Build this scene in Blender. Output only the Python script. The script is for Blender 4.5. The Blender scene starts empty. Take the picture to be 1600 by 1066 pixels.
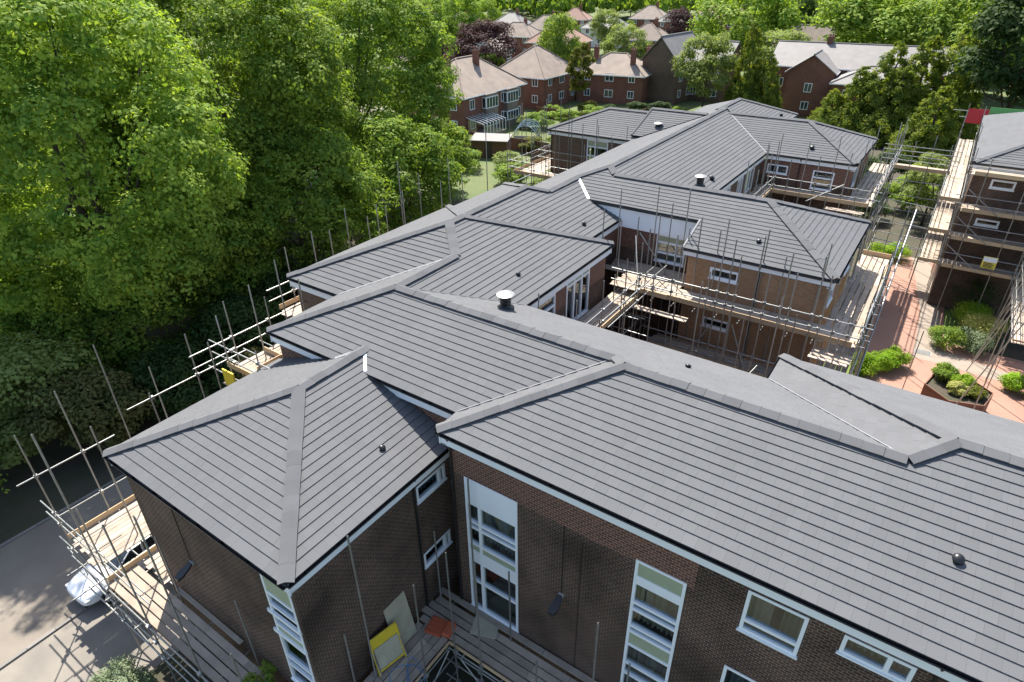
import bpy, bmesh, math, random
import numpy as np
from mathutils import Vector, Matrix
random.seed(7)
SC = bpy.context.scene
COL = SC.collection
U = 10.5                      # metres per plan unit
GZ = 1.92 * U                 # camera height above ground
def mz(zu): return (zu + 1.92) * U

# ------------------------------------------------------------------ camera, sky, sun, exposure
def cam_axes(p, r, y):
    F = Vector((math.sin(y) * math.cos(p), math.cos(y) * math.cos(p), -math.sin(p)))
    R = Vector((math.cos(y), -math.sin(y), 0)); Up = R.cross(F)
    return R * math.cos(r) + Up * math.sin(r), -R * math.sin(r) + Up * math.cos(r), F
R_, U_, F_ = cam_axes(math.radians(30.69), math.radians(-.69), math.radians(-34.79))
cd = bpy.data.cameras.new('camera'); cam = bpy.data.objects.new('camera', cd); COL.objects.link(cam)
cd.sensor_width = 36; cd.lens = 36 * 985 / 1600; cd.clip_end = 3000; cd.clip_start = .1
CP = Vector((0, 0, GZ))
cam.matrix_world = Matrix(((R_.x, U_.x, -F_.x, CP.x), (R_.y, U_.y, -F_.y, CP.y), (R_.z, U_.z, -F_.z, CP.z), (0, 0, 0, 1)))
SC.camera = cam
SUN = Vector((-.406, .406, .819)).normalized()
w = bpy.data.worlds.new('World'); SC.world = w; w.use_nodes = True
nt = w.node_tree; bg = nt.nodes['Background']
sky = nt.nodes.new('ShaderNodeTexSky'); sky.sky_type = 'NISHITA'; sky.sun_disc = False
sky.sun_elevation = math.radians(55); sky.sun_rotation = math.radians(-45); sky.air_density = 1.0; sky.dust_density = 1.5
nt.links.new(sky.outputs[0], bg.inputs[0]); bg.inputs[1].default_value = .12
sl = bpy.data.lights.new('sun', 'SUN'); sl.energy = 5.0; sl.angle = math.radians(.53); sl.color = (1, .95, .87)
so = bpy.data.objects.new('sun', sl); COL.objects.link(so); so.rotation_euler = SUN.to_track_quat('Z', 'Y').to_euler(); so.location = (0, 0, 60)
SC.view_settings.view_transform = 'Standard'; SC.view_settings.look = 'None'; SC.view_settings.exposure = 1.16; SC.view_settings.gamma = 1
SC.view_settings.use_curve_mapping = False
SC.render.engine = 'CYCLES'

# ------------------------------------------------------------------ materials
MATS = {}
def lin(c):
    if isinstance(c, str):
        c = [int(c[i:i + 2], 16) / 255 for i in (0, 2, 4)]
        c = [v / 12.92 if v <= .04045 else ((v + .055) / 1.055) ** 2.4 for v in c]
    return (*c[:3], 1)
def mat(name, col, rough=.7, metal=0, spec=.5, var=.0, noise=0, nscale=3., bump=0, bscale=40., col2=None, rnd=None, island=None, detail=4):
    """rnd: spread of brightness per object, island: per loose piece, noise: amount of mix toward col2"""
    m = bpy.data.materials.new(name); m.use_nodes = True; n = m.node_tree; b = n.nodes['Principled BSDF']
    b.inputs['Roughness'].default_value = rough; b.inputs['Metallic'].default_value = metal; b.inputs['Specular IOR Level'].default_value = spec
    rgb = n.nodes.new('ShaderNodeRGB'); rgb.outputs[0].default_value = lin(col); cur = rgb.outputs[0]
    tc = n.nodes.new('ShaderNodeNewGeometry')
    if noise:
        t = n.nodes.new('ShaderNodeTexNoise'); t.inputs['Scale'].default_value = nscale; t.inputs['Detail'].default_value = detail
        n.links.new(tc.outputs['Position'], t.inputs['Vector'])
        r = n.nodes.new('ShaderNodeMapRange'); r.inputs[1].default_value = .35; r.inputs[2].default_value = .68; r.inputs[4].default_value = noise
        n.links.new(t.outputs[0], r.inputs[0])
        mx = n.nodes.new('ShaderNodeMix'); mx.data_type = 'RGBA'; n.links.new(r.outputs[0], mx.inputs[0])
        n.links.new(cur, mx.inputs[6]); mx.inputs[7].default_value = lin(col2 if col2 is not None else col); cur = mx.outputs[2]
    for src, amt in (('obj', rnd), ('isl', island)):
        if amt:
            if src == 'obj': s = n.nodes.new('ShaderNodeObjectInfo').outputs['Random']
            else: s = tc.outputs['Random Per Island']
            r = n.nodes.new('ShaderNodeMapRange'); r.inputs[3].default_value = 1 - amt; r.inputs[4].default_value = 1 + amt
            n.links.new(s, r.inputs[0])
            mu = n.nodes.new('ShaderNodeVectorMath'); mu.operation = 'SCALE'; n.links.new(cur, mu.inputs[0]); n.links.new(r.outputs[0], mu.inputs['Scale']); cur = mu.outputs[0]
    n.links.new(cur, b.inputs['Base Color'])
    if bump:
        t = n.nodes.new('ShaderNodeTexNoise'); t.inputs['Scale'].default_value = bscale; t.inputs['Detail'].default_value = 3
        n.links.new(tc.outputs['Position'], t.inputs['Vector'])
        bm_ = n.nodes.new('ShaderNodeBump'); bm_.inputs['Strength'].default_value = bump; bm_.inputs['Distance'].default_value = .02
        n.links.new(t.outputs[0], bm_.inputs['Height']); n.links.new(bm_.outputs[0], b.inputs['Normal'])
    MATS[name] = m; return m
def brick_mat(name, c1, c2, mortar, bw=.16, bh=.08, ms=.006, stain=.55, top=None, uvname=True):
    m = bpy.data.materials.new(name); m.use_nodes = True; n = m.node_tree; b = n.nodes['Principled BSDF']
    b.inputs['Roughness'].default_value = .85; b.inputs['Specular IOR Level'].default_value = .25
    uv = n.nodes.new('ShaderNodeUVMap'); uv.uv_map = 'uv'
    br = n.nodes.new('ShaderNodeTexBrick'); n.links.new(uv.outputs[0], br.inputs['Vector'])
    br.inputs['Color1'].default_value = lin(c1); br.inputs['Color2'].default_value = lin(c2); br.inputs['Mortar'].default_value = lin(mortar)
    for k, v in (('Scale', 1), ('Mortar Size', ms), ('Mortar Smooth', .15), ('Bias', -.1), ('Brick Width', bw), ('Row Height', bh)): br.inputs[k].default_value = v
    g = n.nodes.new('ShaderNodeNewGeometry')
    t = n.nodes.new('ShaderNodeTexNoise'); t.inputs['Scale'].default_value = .55; t.inputs['Detail'].default_value = 6; n.links.new(g.outputs['Position'], t.inputs['Vector'])
    r = n.nodes.new('ShaderNodeMapRange'); r.inputs[1].default_value = .35; r.inputs[2].default_value = .7; r.inputs[3].default_value = 1; r.inputs[4].default_value = 1 - stain; n.links.new(t.outputs[0], r.inputs[0])
    mu = n.nodes.new('ShaderNodeVectorMath'); mu.operation = 'SCALE'; n.links.new(br.outputs[0], mu.inputs[0]); n.links.new(r.outputs[0], mu.inputs['Scale']); cur = mu.outputs[0]
    if top:   # cleaner, redder band of brick close under the eaves, above height top[0]
        sp = n.nodes.new('ShaderNodeSeparateXYZ'); n.links.new(g.outputs['Position'], sp.inputs[0])
        ad = n.nodes.new('ShaderNodeMath'); ad.operation = 'MULTIPLY_ADD'; n.links.new(t.outputs[0], ad.inputs[0]); ad.inputs[1].default_value = .35; n.links.new(sp.outputs[2], ad.inputs[2])
        r2 = n.nodes.new('ShaderNodeMapRange'); r2.inputs[1].default_value = top[0] + .17; r2.inputs[2].default_value = top[0] + .21; n.links.new(ad.outputs[0], r2.inputs[0])
        lt = n.nodes.new('ShaderNodeMath'); lt.operation = 'LESS_THAN'; n.links.new(sp.outputs[0], lt.inputs[0]); lt.inputs[1].default_value = -.19 * U
        ml = n.nodes.new('ShaderNodeMath'); ml.operation = 'MULTIPLY'; n.links.new(lt.outputs[0], ml.inputs[0]); n.links.new(r2.outputs[0], ml.inputs[1]); r2 = ml
        mx = n.nodes.new('ShaderNodeMix'); mx.data_type = 'RGBA'; mx.blend_type = 'MULTIPLY'; n.links.new(r2.outputs[0], mx.inputs[0]); n.links.new(br.outputs[0], mx.inputs[6]); mx.inputs[7].default_value = (*top[1], 1)
        m2 = n.nodes.new('ShaderNodeMix'); m2.data_type = 'RGBA'; n.links.new(r2.outputs[0], m2.inputs[0]); n.links.new(cur, m2.inputs[6]); n.links.new(mx.outputs[2], m2.inputs[7]); cur = m2.outputs[2]
    n.links.new(cur, b.inputs['Base Color'])
    bp = n.nodes.new('ShaderNodeBump'); bp.inputs['Strength'].default_value = .5; bp.inputs['Distance'].default_value = .012; bp.invert = True
    n.links.new(br.outputs[1], bp.inputs['Height']); n.links.new(bp.outputs[0], b.inputs['Normal'])
    MATS[name] = m; return m
def leaf_mat(name, c1, c2, trans=.5, rough=.7):
    m = bpy.data.materials.new(name); m.use_nodes = True; n = m.node_tree; b = n.nodes['Principled BSDF']; out = n.nodes['Material Output']
    b.inputs['Roughness'].default_value = rough; b.inputs['Specular IOR Level'].default_value = .15
    g = n.nodes.new('ShaderNodeNewGeometry'); mx = n.nodes.new('ShaderNodeMix'); mx.data_type = 'RGBA'
    nz = n.nodes.new('ShaderNodeTexNoise'); nz.inputs['Scale'].default_value = 1.1; nz.inputs['Detail'].default_value = 2; n.links.new(g.outputs['Position'], nz.inputs['Vector'])
    nr = n.nodes.new('ShaderNodeMapRange'); nr.inputs[1].default_value = .38; nr.inputs[2].default_value = .66; n.links.new(nz.outputs[0], nr.inputs[0])
    ma = n.nodes.new('ShaderNodeMix'); ma.inputs[0].default_value = .42; n.links.new(nr.outputs[0], ma.inputs[2]); n.links.new(g.outputs['Random Per Island'], ma.inputs[3])
    n.links.new(ma.outputs[0], mx.inputs[0]); mx.inputs[6].default_value = lin(c1); mx.inputs[7].default_value = lin(c2)
    oi = n.nodes.new('ShaderNodeObjectInfo'); r = n.nodes.new('ShaderNodeMapRange'); r.inputs[3].default_value = .85; r.inputs[4].default_value = 1.15; n.links.new(oi.outputs['Random'], r.inputs[0])
    mu = n.nodes.new('ShaderNodeVectorMath'); mu.operation = 'SCALE'; n.links.new(mx.outputs[2], mu.inputs[0]); n.links.new(r.outputs[0], mu.inputs['Scale'])
    n.links.new(mu.outputs[0], b.inputs['Base Color'])
    tr = n.nodes.new('ShaderNodeBsdfTranslucent'); sc = n.nodes.new('ShaderNodeVectorMath'); sc.operation = 'MULTIPLY'; sc.inputs[1].default_value = (1.25, 1.25, .55)
    n.links.new(mu.outputs[0], sc.inputs[0]); n.links.new(sc.outputs[0], tr.inputs[0])
    ms = n.nodes.new('ShaderNodeMixShader'); ms.inputs[0].default_value = trans; n.links.new(b.outputs[0], ms.inputs[1]); n.links.new(tr.outputs[0], ms.inputs[2])
    n.links.new(ms.outputs[0], out.inputs[0]); MATS[name] = m; return m
def glass_mat(name, tint, gloss=.22):
    m = bpy.data.materials.new(name); m.use_nodes = True; n = m.node_tree; out = n.nodes['Material Output']
    t = n.nodes.new('ShaderNodeBsdfTransparent'); t.inputs[0].default_value = (*tint, 1)
    g = n.nodes.new('ShaderNodeBsdfGlossy'); g.inputs['Roughness'].default_value = .04; g.inputs[0].default_value = (.9, .95, 1, 1)
    ms = n.nodes.new('ShaderNodeMixShader'); ms.inputs[0].default_value = gloss; n.links.new(t.outputs[0], ms.inputs[1]); n.links.new(g.outputs[0], ms.inputs[2]); n.links.new(ms.outputs[0], out.inputs[0])
    MATS[name] = m; return m

mat('tile', (.127, .1285, .132), .85, spec=.12, noise=.5, col2=(.111, .1125, .116), nscale=.6, island=.04, rnd=.04, bump=.25, bscale=60)
mat('ridge_tile', (.127, .1285, .132), .85, spec=.12, noise=.5, col2=(.108, .1095, .113), nscale=2, rnd=.09, bump=.2, bscale=70)
mat('underlay', (.02, .02, .022), .9)
mat('black_plastic', (.012, .013, .014), .35, spec=.5)
mat('white_upvc', (.86, .88, .9), .35, noise=.25, col2=(.74, .76, .78), nscale=2.5)
mat('green_panel', (.36, .40, .27), .5, noise=.4, col2=(.29, .33, .22), nscale=3)
mat('lead', (.24, .245, .25), .6, noise=.5, col2=(.16, .163, .168), nscale=6)
mat('steel', (.34, .35, .34), .42, metal=.65, noise=.5, col2=(.22, .2, .17), nscale=4, rnd=.2)
mat('steel_bright', (.75, .77, .78), .25, metal=.9, noise=.3, col2=(.6, .6, .6), nscale=9)
mat('board', (.43, .35, .27), .85, noise=.7, col2=(.28, .225, .175), nscale=2.2, rnd=.22, bump=.3, bscale=25)
mat('toe_wood', (.50, .36, .21), .8, noise=.5, col2=(.4, .28, .17), nscale=3, rnd=.15)
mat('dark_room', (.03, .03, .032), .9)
mat('curtain', (.48, .40, .31), .9, rnd=.15)
mat('curtain_grey', (.26, .28, .31), .9, rnd=.15)
mat('asphalt', (.19, .162, .13), .9, noise=.7, col2=(.25, .215, .172), nscale=.6, bump=.3, bscale=60, detail=8)
mat('footway', (.23, .205, .17), .9, noise=.7, col2=(.15, .137, .12), nscale=.9, bump=.25, bscale=50, detail=8)
mat('kerb', (.2, .185, .165), .85, noise=.5, col2=(.2, .19, .17), nscale=3, rnd=.1)
mat('grass', (.07, .11, .025), .9, noise=.9, col2=(.12, .125, .045), nscale=.35, bump=.6, bscale=8, detail=10)
mat('soil', (.07, .055, .04), .95, noise=.8, col2=(.04, .05, .02), nscale=.8, bump=.6, bscale=9, detail=8)
mat('lawn', (.11, .19, .03), .9, noise=.8, col2=(.14, .15, .04), nscale=.8, bump=.5, bscale=25)
mat('field', (.20, .30, .07), .95, noise=.5, col2=(.16, .24, .06), nscale=.04)
mat('paver', (.35, .195, .14), .85, noise=.6, col2=(.28, .15, .108), nscale=.7, rnd=.12, bump=.2, bscale=40)
mat('paver_pale', (.30, .245, .195), .85, noise=.6, col2=(.22, .18, .15), nscale=2.5, bump=.25, bscale=30)
mat('cement', (.34, .33, .31), .85, noise=.5, col2=(.25, .245, .235), nscale=2)
mat('yellow_paint', (.72, .52, .03), .45, noise=.4, col2=(.55, .4, .03), nscale=6)
mat('ply', (.46, .42, .30), .7, noise=.6, col2=(.34, .31, .22), nscale=3)
mat('orange_plastic', (.52, .12, .05), .6, noise=.4, col2=(.4, .09, .05), nscale=8)
mat('blue_rope', (.08, .22, .42), .7)
mat('red_sheet', (.55, .03, .04), .6); mat('green_net', (.16, .42, .12), .8)
mat('car_paint', (.74, .75, .76), .22, metal=.15, spec=.6)
mat('car_glass', (.02, .025, .03), .06, spec=.8); mat('rubber', (.02, .02, .02), .8)
mat('lamp_red', (.4, .03, .02), .2); mat('lamp_clear', (.7, .72, .75), .12)
mat('house_tile', (.27, .215, .172), .85, noise=.8, col2=(.19, .15, .122), nscale=.7, rnd=.16, bump=.5, bscale=5)
mat('house_tile_red', (.25, .145, .105), .85, noise=.7, col2=(.185, .118, .09), nscale=.8, rnd=.14, bump=.5, bscale=5)
mat('slate', (.20, .185, .172), .7, noise=.7, col2=(.15, .14, .132), nscale=.9, rnd=.1, bump=.4, bscale=5)
mat('render_white', (.72, .70, .66), .8, rnd=.06)
mat('house_window', (.035, .045, .055), .08, spec=.8)
mat('planter_wood', (.16, .075, .045), .75, rnd=.18, noise=.4, col2=(.11, .055, .035), nscale=4)
mat('bark', (.085, .065, .048), .95, noise=.6, col2=(.05, .04, .03), nscale=4, bump=.6, bscale=12)
mat('yellow_sign', (.75, .62, .08), .5); mat('sign_ink', (.03, .03, .03), .6)
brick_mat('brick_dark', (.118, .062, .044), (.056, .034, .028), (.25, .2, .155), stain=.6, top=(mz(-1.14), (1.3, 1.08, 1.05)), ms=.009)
brick_mat('brick_brown', (.16, .105, .07), (.11, .07, .05), (.24, .2, .15), stain=.35)
brick_mat('brick_orange', (.39, .235, .13), (.31, .18, .1), (.33, .25, .17), stain=.3)
brick_mat('brick_red', (.25, .095, .06), (.19, .07, .048), (.25, .2, .16), bw=.23, bh=.08, stain=.3)
leaf_mat('leaf_lime', (.09, .19, .03), (.39, .48, .075), .45)
leaf_mat('leaf_green', (.085, .185, .03), (.34, .43, .065), .45)
leaf_mat('leaf_pale', (.17, .23, .065), (.30, .35, .12), .48)
leaf_mat('leaf_dark', (.03, .065, .018), (.075, .12, .03), .35)
leaf_mat('leaf_copper', (.035, .014, .02), (.085, .04, .042), .25)
leaf_mat('leaf_gold', (.10, .125, .018), (.20, .19, .03), .4)
leaf_mat('leaf_conifer', (.07, .13, .022), (.30, .33, .055), .5)
leaf_mat('leaf_bright', (.2, .36, .022), (.36, .5, .05), .5)
leaf_mat('leaf_yellow', (.38, .40, .10), (.50, .48, .18), .4)
leaf_mat('leaf_silver', (.13, .18, .095), (.27, .32, .2), .35)
leaf_mat('leaf_brown', (.075, .09, .028), (.16, .15, .05), .35)
glass_mat('glass', (.70, .76, .76), .13)
M = MATS

# ------------------------------------------------------------------ object helpers
def tag(o, label=None, cat=None, group=None, kind=None):
    if label: o['label'] = label
    if cat: o['category'] = cat
    if group: o['group'] = group
    if kind: o['kind'] = kind
    return o
def link(o, parent=None):
    COL.objects.link(o)
    if parent is not None: o.parent = parent
    return o
def empty(name, loc=(0, 0, 0), rz=0, label=None, cat=None, group=None):
    o = bpy.data.objects.new(name, None); o.location = loc; o.rotation_euler = (0, 0, rz); link(o); o.empty_display_size = .2
    return tag(o, label, cat, group)
class MB:
    def __init__(s): s.v = []; s.f = []; s.uv = []
    def poly(s, pts, uvs=None):
        i = len(s.v); s.v += [tuple(p) for p in pts]; s.f.append(tuple(range(i, i + len(pts)))); s.uv.append(uvs)
    def box(s, x0, x1, y0, y1, z0, z1, mtx=None):
        P = [Vector(p) for p in ((x0, y0, z0), (x1, y0, z0), (x1, y1, z0), (x0, y1, z0), (x0, y0, z1), (x1, y0, z1), (x1, y1, z1), (x0, y1, z1))]
        if mtx is not None: P = [mtx @ p for p in P]
        i = len(s.v); s.v += [tuple(p) for p in P]
        for f in ((0, 3, 2, 1), (4, 5, 6, 7), (0, 1, 5, 4), (1, 2, 6, 5), (2, 3, 7, 6), (3, 0, 4, 7)): s.f.append(tuple(i + k for k in f)); s.uv.append(None)
    def tube(s, pts, radii, n=8, cap=True):
        rings = []
        pts = [Vector(p) for p in pts]
        for k, p in enumerate(pts):
            d = (pts[min(k + 1, len(pts) - 1)] - pts[max(k - 1, 0)]).normalized()
            a = d.orthogonal().normalized() if k == 0 or abs(d.dot(rings_a)) > .99 else (rings_a - d * rings_a.dot(d)).normalized()
            rings_a = a; b = d.cross(a); i = len(s.v)
            for j in range(n):
                t = 2 * math.pi * j / n; s.v.append(tuple(p + (a * math.cos(t) + b * math.sin(t)) * radii[k]))
            rings.append(i)
        for k in range(len(pts) - 1):
            for j in range(n):
                s.f.append((rings[k] + j, rings[k] + (j + 1) % n, rings[k + 1] + (j + 1) % n, rings[k + 1] + j)); s.uv.append(None)
        if cap:
            s.f.append(tuple(rings[0] + j for j in reversed(range(n)))); s.f.append(tuple(rings[-1] + j for j in range(n))); s.uv += [None, None]
    def mesh(s, name, m, smooth=False):
        me = bpy.data.meshes.new(name); me.from_pydata(s.v, [], s.f)
        if any(u is not None for u in s.uv):
            l = me.uv_layers.new(name='uv'); k = 0
            for f, u in zip(s.f, s.uv):
                for j in range(len(f)):
                    if u is not None: l.data[k].uv = u[j]
                    k += 1
        me.materials.append(m if not isinstance(m, str) else M[m])
        if smooth: me.polygons.foreach_set('use_smooth', [True] * len(me.polygons))
        me.update(); return me
    def obj(s, name, m, parent=None, smooth=False):
        return link(bpy.data.objects.new(name, s.mesh(name, m, smooth)), parent)
def bevel(o, wdt=.01, seg=1):
    bm = bmesh.new(); bm.from_mesh(o.data); bmesh.ops.bevel(bm, geom=bm.edges[:], offset=wdt, segments=seg, affect='EDGES', profile=.7); bm.to_mesh(o.data); bm.free(); return o
def copy_tree(o, parent=None):
    c = o.copy(); COL.objects.link(c)
    if parent is not None: c.parent = parent
    for ch in list(o.children): copy_tree(ch, c)
    return c
_b = MB(); _b.box(-.5, .5, -.5, .5, -.5, .5)
CUBE = {}
def cube(mt):
    if mt not in CUBE:
        b = MB(); b.box(-.5, .5, -.5, .5, -.5, .5); CUBE[mt] = b.mesh('bar', mt)
    return CUBE[mt]
CYL = {}
def cyl(mt):
    if mt not in CYL:
        b = MB(); b.tube([(0, 0, -.5), (0, 0, .5)], [1, 1], 8); CYL[mt] = b.mesh('tube', mt, True)
    return CYL[mt]
def place(name, me, p, q, sx, sy, parent, up=Vector((0, 0, 1))):
    """unit mesh stretched along local Z (cyl) between p and q"""
    p, q = Vector(p), Vector(q); d = q - p; L = d.length; z = d / L
    x = up.cross(z)
    if x.length < 1e-3: x = Vector((1, 0, 0))
    x.normalize(); y = z.cross(x)
    o = bpy.data.objects.new(name, me); c = (p + q) / 2
    o.matrix_world = Matrix(((x.x * sx, y.x * sy, z.x * L, c.x), (x.y * sx, y.y * sy, z.y * L, c.y), (x.z * sx, y.z * sy, z.z * L, c.z), (0, 0, 0, 1)))
    return link(o, parent)

# ------------------------------------------------------------------ setting: ground, roads, paving
def sheet(name, pts, z, m, parent=None):
    b = MB(); b.poly([(x, y, z) for x, y in pts]); o = b.obj(name, m, parent)
    if parent is None: tag(o, kind='structure')
    return o
g = MB(); N = 60; xs = np.linspace(-900, 700, N); ys = np.linspace(-60, 1500, N)
def hill(x, y):
    d = math.hypot(x, y); return max(0, (d - 330)) ** 1.15 * .012
for j in range(N):
    for i in range(N): g.v.append((xs[i], ys[j], hill(xs[i], ys[j])))
for j in range(N - 1):
    for i in range(N - 1): g.f.append((j * N + i, j * N + i + 1, (j + 1) * N + i + 1, (j + 1) * N + i)); g.uv.append(None)
tag(g.obj('ground', 'grass'), kind='structure')
sheet('planting_bed', [(-60, -10), (-27.4, -10), (-27.4, 30), (-23.5, 34), (-24.5, 46), (-60, 50)], .02, 'soil')
sheet('road', [(-27.4, -12), (-21.6, -12), (-21.6, 30), (-27.4, 30)], .03, 'asphalt')
sheet('footway', [(-21.45, -12), (-17.2, -12), (-17.2, 5.0), (-17.4, 30), (-21.45, 30)], .03, 'footway')
kb = empty('kerb'); tag(kb, kind='structure')
for xk in (-27.45, -21.52):
    for k in range(45):
        c = place('kerb_stone', cube('kerb'), (xk, -11.5 + k * .92, .035), (xk, -11.5 + k * .92 + .905, .035), .14, .13, kb)
sheet('yard_paving', [(-17.2, -8), (14, -8), (14, 9.7), (-17.2, 9.7)], .025, 'soil')
# courtyard
sheet('courtyard_base', [(-11, 17), (14, 17), (14, 96), (-9.9, 96), (-9.9, 45), (-11, 45)], .02, 'soil')
sheet('courtyard_grass', [(-4.4, 34.8), (.3, 34.8), (.3, 41), (-2.2, 41.2)], .03, 'lawn')
sheet('courtyard_grass_strip', [(2.35, 42), (5.0, 42), (5.0, 47), (2.35, 47.5)], .032, 'lawn')
pv = sheet('courtyard_paving', [(-2.2, 18.4), (11.6, 18.4), (11.6, 42.4), (2.9, 42.4), (2.0, 56), (-1.4, 56), (-1.2, 41), (-.4, 36)], .036, 'paver')
sheet('pale_path', [(1.5, 39.4), (2.3, 39.4), (8.4, 39.0), (8.6, 39.9), (2.6, 41.2), (2.4, 46.5), (1.0, 56), (-.2, 56), (1.3, 46)], .041, 'paver_pale')
pm = empty('manhole_cover', (1.95, 40.3, .045), .05, 'grey metal drain cover set in the pale courtyard path', 'drain cover')
b = MB(); b.box(-.45, .45, -.3, .3, 0, .012); b.obj('cover', 'cement', pm)
b = MB()
for k in range(7): b.box(-.4, .4, -.26 + k * .08, -.22 + k * .08, .012, .02)
b.obj('rib', 'steel', pm)
sheet('far_field', [(-275, 262), (-228, 292), (-252, 350), (-312, 312)], .5, 'field')
sheet('street', [(-92, 40), (-86, 40), (-68, 150), (-40, 330), (-46, 330), (-74, 150)], .03, 'asphalt')
sheet('garden_lawn', [(-54, 11), (-46, 12.5), (-46, 19), (-54, 19)], .035, 'lawn')

# ------------------------------------------------------------------ roofs
T = .375; CS = 1 / math.sqrt(1 + T * T); SN = T * CS; GAUGE = .255; TW = .30
DIR = {'S': ((1, 0, 0), (0, 1), (0, -1)), 'N': ((1, 0, 0), (0, -1), (0, 1)), 'E': ((0, 1, 0), (-1, 0), (1, 0)), 'W': ((0, 1, 0), (1, 0), (-1, 0))}
def zpl(face, x, y):
    d, c, z0 = face; k = {'S': y - c, 'N': c - y, 'E': c - x, 'W': x - c}[d]; return z0 + T * k
def P3(face, x, y): return Vector((x * U, y * U, mz(zpl(face, x, y))))
def frame(face):
    d, c, z0 = face; es, (ux, uy), _ = DIR[d]
    O = Vector((0, c * U, mz(z0))) if d in 'SN' else Vector((c * U, 0, mz(z0)))
    es = Vector(es); er = Vector((ux * CS, uy * CS, SN)); n = es.cross(er)
    if n.z < 0: n = -n
    return O, es, er, n
def sr(face, x, y):
    d, c, z0 = face
    if d == 'S': return x * U, (y - c) * U / CS
    if d == 'N': return x * U, (c - y) * U / CS
    if d == 'E': return y * U, (c - x) * U / CS
    return y * U, (x - c) * U / CS
def clip_rect(poly, a0, a1, b0, b1):
    for ax, v, sg in ((0, a0, 1), (0, a1, -1), (1, b0, 1), (1, b1, -1)):
        out = []
        for i in range(len(poly)):
            p, q = poly[i - 1], poly[i]; dp, dq = (p[ax] - v) * sg, (q[ax] - v) * sg
            if dp >= 0 and dq >= 0: out.append(q)
            elif dp >= 0 or dq >= 0:
                t = dp / (dp - dq); x = tuple(p[k] + (q[k] - p[k]) * t for k in (0, 1)); out.append(x)
                if dq >= 0: out.append(q)
        poly = out
        if len(poly) < 3: return []
    return poly
def area(p): return .5 * sum(p[i - 1][0] * p[i][1] - p[i][0] * p[i - 1][1] for i in range(len(p)))
H0, H1 = .045, .020                       # tile top height at its lower and upper edge
TILE_ME = []
for k in range(4):
    b = MB(); rr = random.Random(k); L = GAUGE + .03; wd = TW - .002; j = [rr.uniform(-.0015, .0015) for _ in range(4)]
    v = [(0, 0, .004), (wd, 0, .004), (wd, L, 0), (0, L, 0), (0, 0, H0 + j[0]), (wd, 0, H0 + j[1]), (wd, L, H1 + j[2] * .3), (0, L, H1 + j[3] * .3)]
    b.v = v; b.f = [(0, 3, 2, 1), (4, 5, 6, 7), (0, 1, 5, 4), (1, 2, 6, 5), (2, 3, 7, 6), (3, 0, 4, 7)]; b.uv = [None] * 6
    TILE_ME.append(b.mesh('tile', 'tile'))
def inframe(p):
    v = p - CP; d = v.dot(F_)
    if d <= 0: return False
    return abs(v.dot(R_) / d * 985) < 815 and abs(v.dot(U_) / d * 985) < 548
def roof(wing, faces, single=0, tw=TW):
    """faces: (face, plan polygon). The nearest `single` whole tiles in view become objects of their own."""
    deck = MB(); cand = []; rest = MB()
    for face, poly in faces:
        O, es, er, n = frame(face); ps = [sr(face, *p) for p in poly]
        top = [P3(face, *p) for p in poly]; a = sum((top[i - 1].cross(top[i]) for i in range(len(top))), Vector()).z
        if a < 0: top.reverse()
        deck.poly(top); deck.poly([p - Vector((0, 0, .12)) for p in reversed(top)])
        if area(ps) < 0: ps.reverse()
        flip = es.cross(er).dot(n) < 0
        s0, s1 = min(p[0] for p in ps), max(p[0] for p in ps); r1 = max(p[1] for p in ps)
        for k in range(int(r1 / GAUGE) + 1):
            ra = k * GAUGE - (.045 if k == 0 else 0); rb = (k + 1) * GAUGE + .03
            pk = [(s, r if r > 1e-4 or k else r - .045 if r < .002 else r) for s, r in ps]
            off = (k % 2) * tw / 2 + (k % 3) * .03
            for i in range(int((s0 - off) / tw) - 2, int((s1 - off) / tw) + 2):
                a0 = i * tw + off; c = clip_rect(pk, a0, a0 + tw - .002, ra, rb)
                if not c or abs(area(c)) < .0015: continue
                whole = abs(abs(area(c)) - (tw - .002) * (rb - ra)) < 1e-4 and k > 0
                ctr = O + es * (a0 + tw / 2) + er * (ra + GAUGE / 2)
                if whole and single and face[0] in 'SE' and inframe(ctr): cand.append(((ctr - CP).length, O, es, er, n, a0, ra, flip)); continue
                add_cut(rest, O, es, er, n, c, ra, rb, flip)
    ro = deck.obj('roof', 'underlay', wing)
    cand.sort(key=lambda t: t[0])
    for q, (dist, O, es, er, n, a0, ra, flip) in enumerate(cand):
        if q < single:
            o = bpy.data.objects.new('tile', random.choice(TILE_ME)); p = O + es * a0 + er * ra
            x = es
            if flip: p = p + es * (TW - .002); x = -es
            o.matrix_world = Matrix(((x.x, er.x, n.x, p.x), (x.y, er.y, n.y, p.y), (x.z, er.z, n.z, p.z), (0, 0, 0, 1)))
            link(o, ro)
        else:
            add_cut(rest, O, es, er, n, [(a0, ra), (a0 + TW - .002, ra), (a0 + TW - .002, ra + GAUGE + .03), (a0, ra + GAUGE + .03)], ra, ra + GAUGE + .03, flip)
    tag(rest.obj('tiling', 'tile', ro), kind='stuff')
    return ro
def add_cut(mb, O, es, er, n, c, ra, rb, flip):
    j = random.uniform(-.0015, .0015)
    top = [O + es * s + er * r + n * (H0 + j + (H1 - H0) * (r - ra) / (rb - ra)) for s, r in c]
    bot = [O + es * s + er * r + n * .003 for s, r in c]
    if flip: top.reverse(); bot.reverse()
    i = len(mb.v); m = len(top); mb.v += [tuple(p) for p in top] + [tuple(p) for p in bot]
    mb.f.append(tuple(range(i, i + m))); mb.uv.append(None)
    for k in range(m): mb.f.append((i + k, i + m + k, i + m + (k + 1) % m, i + (k + 1) % m)); mb.uv.append(None)
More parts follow.
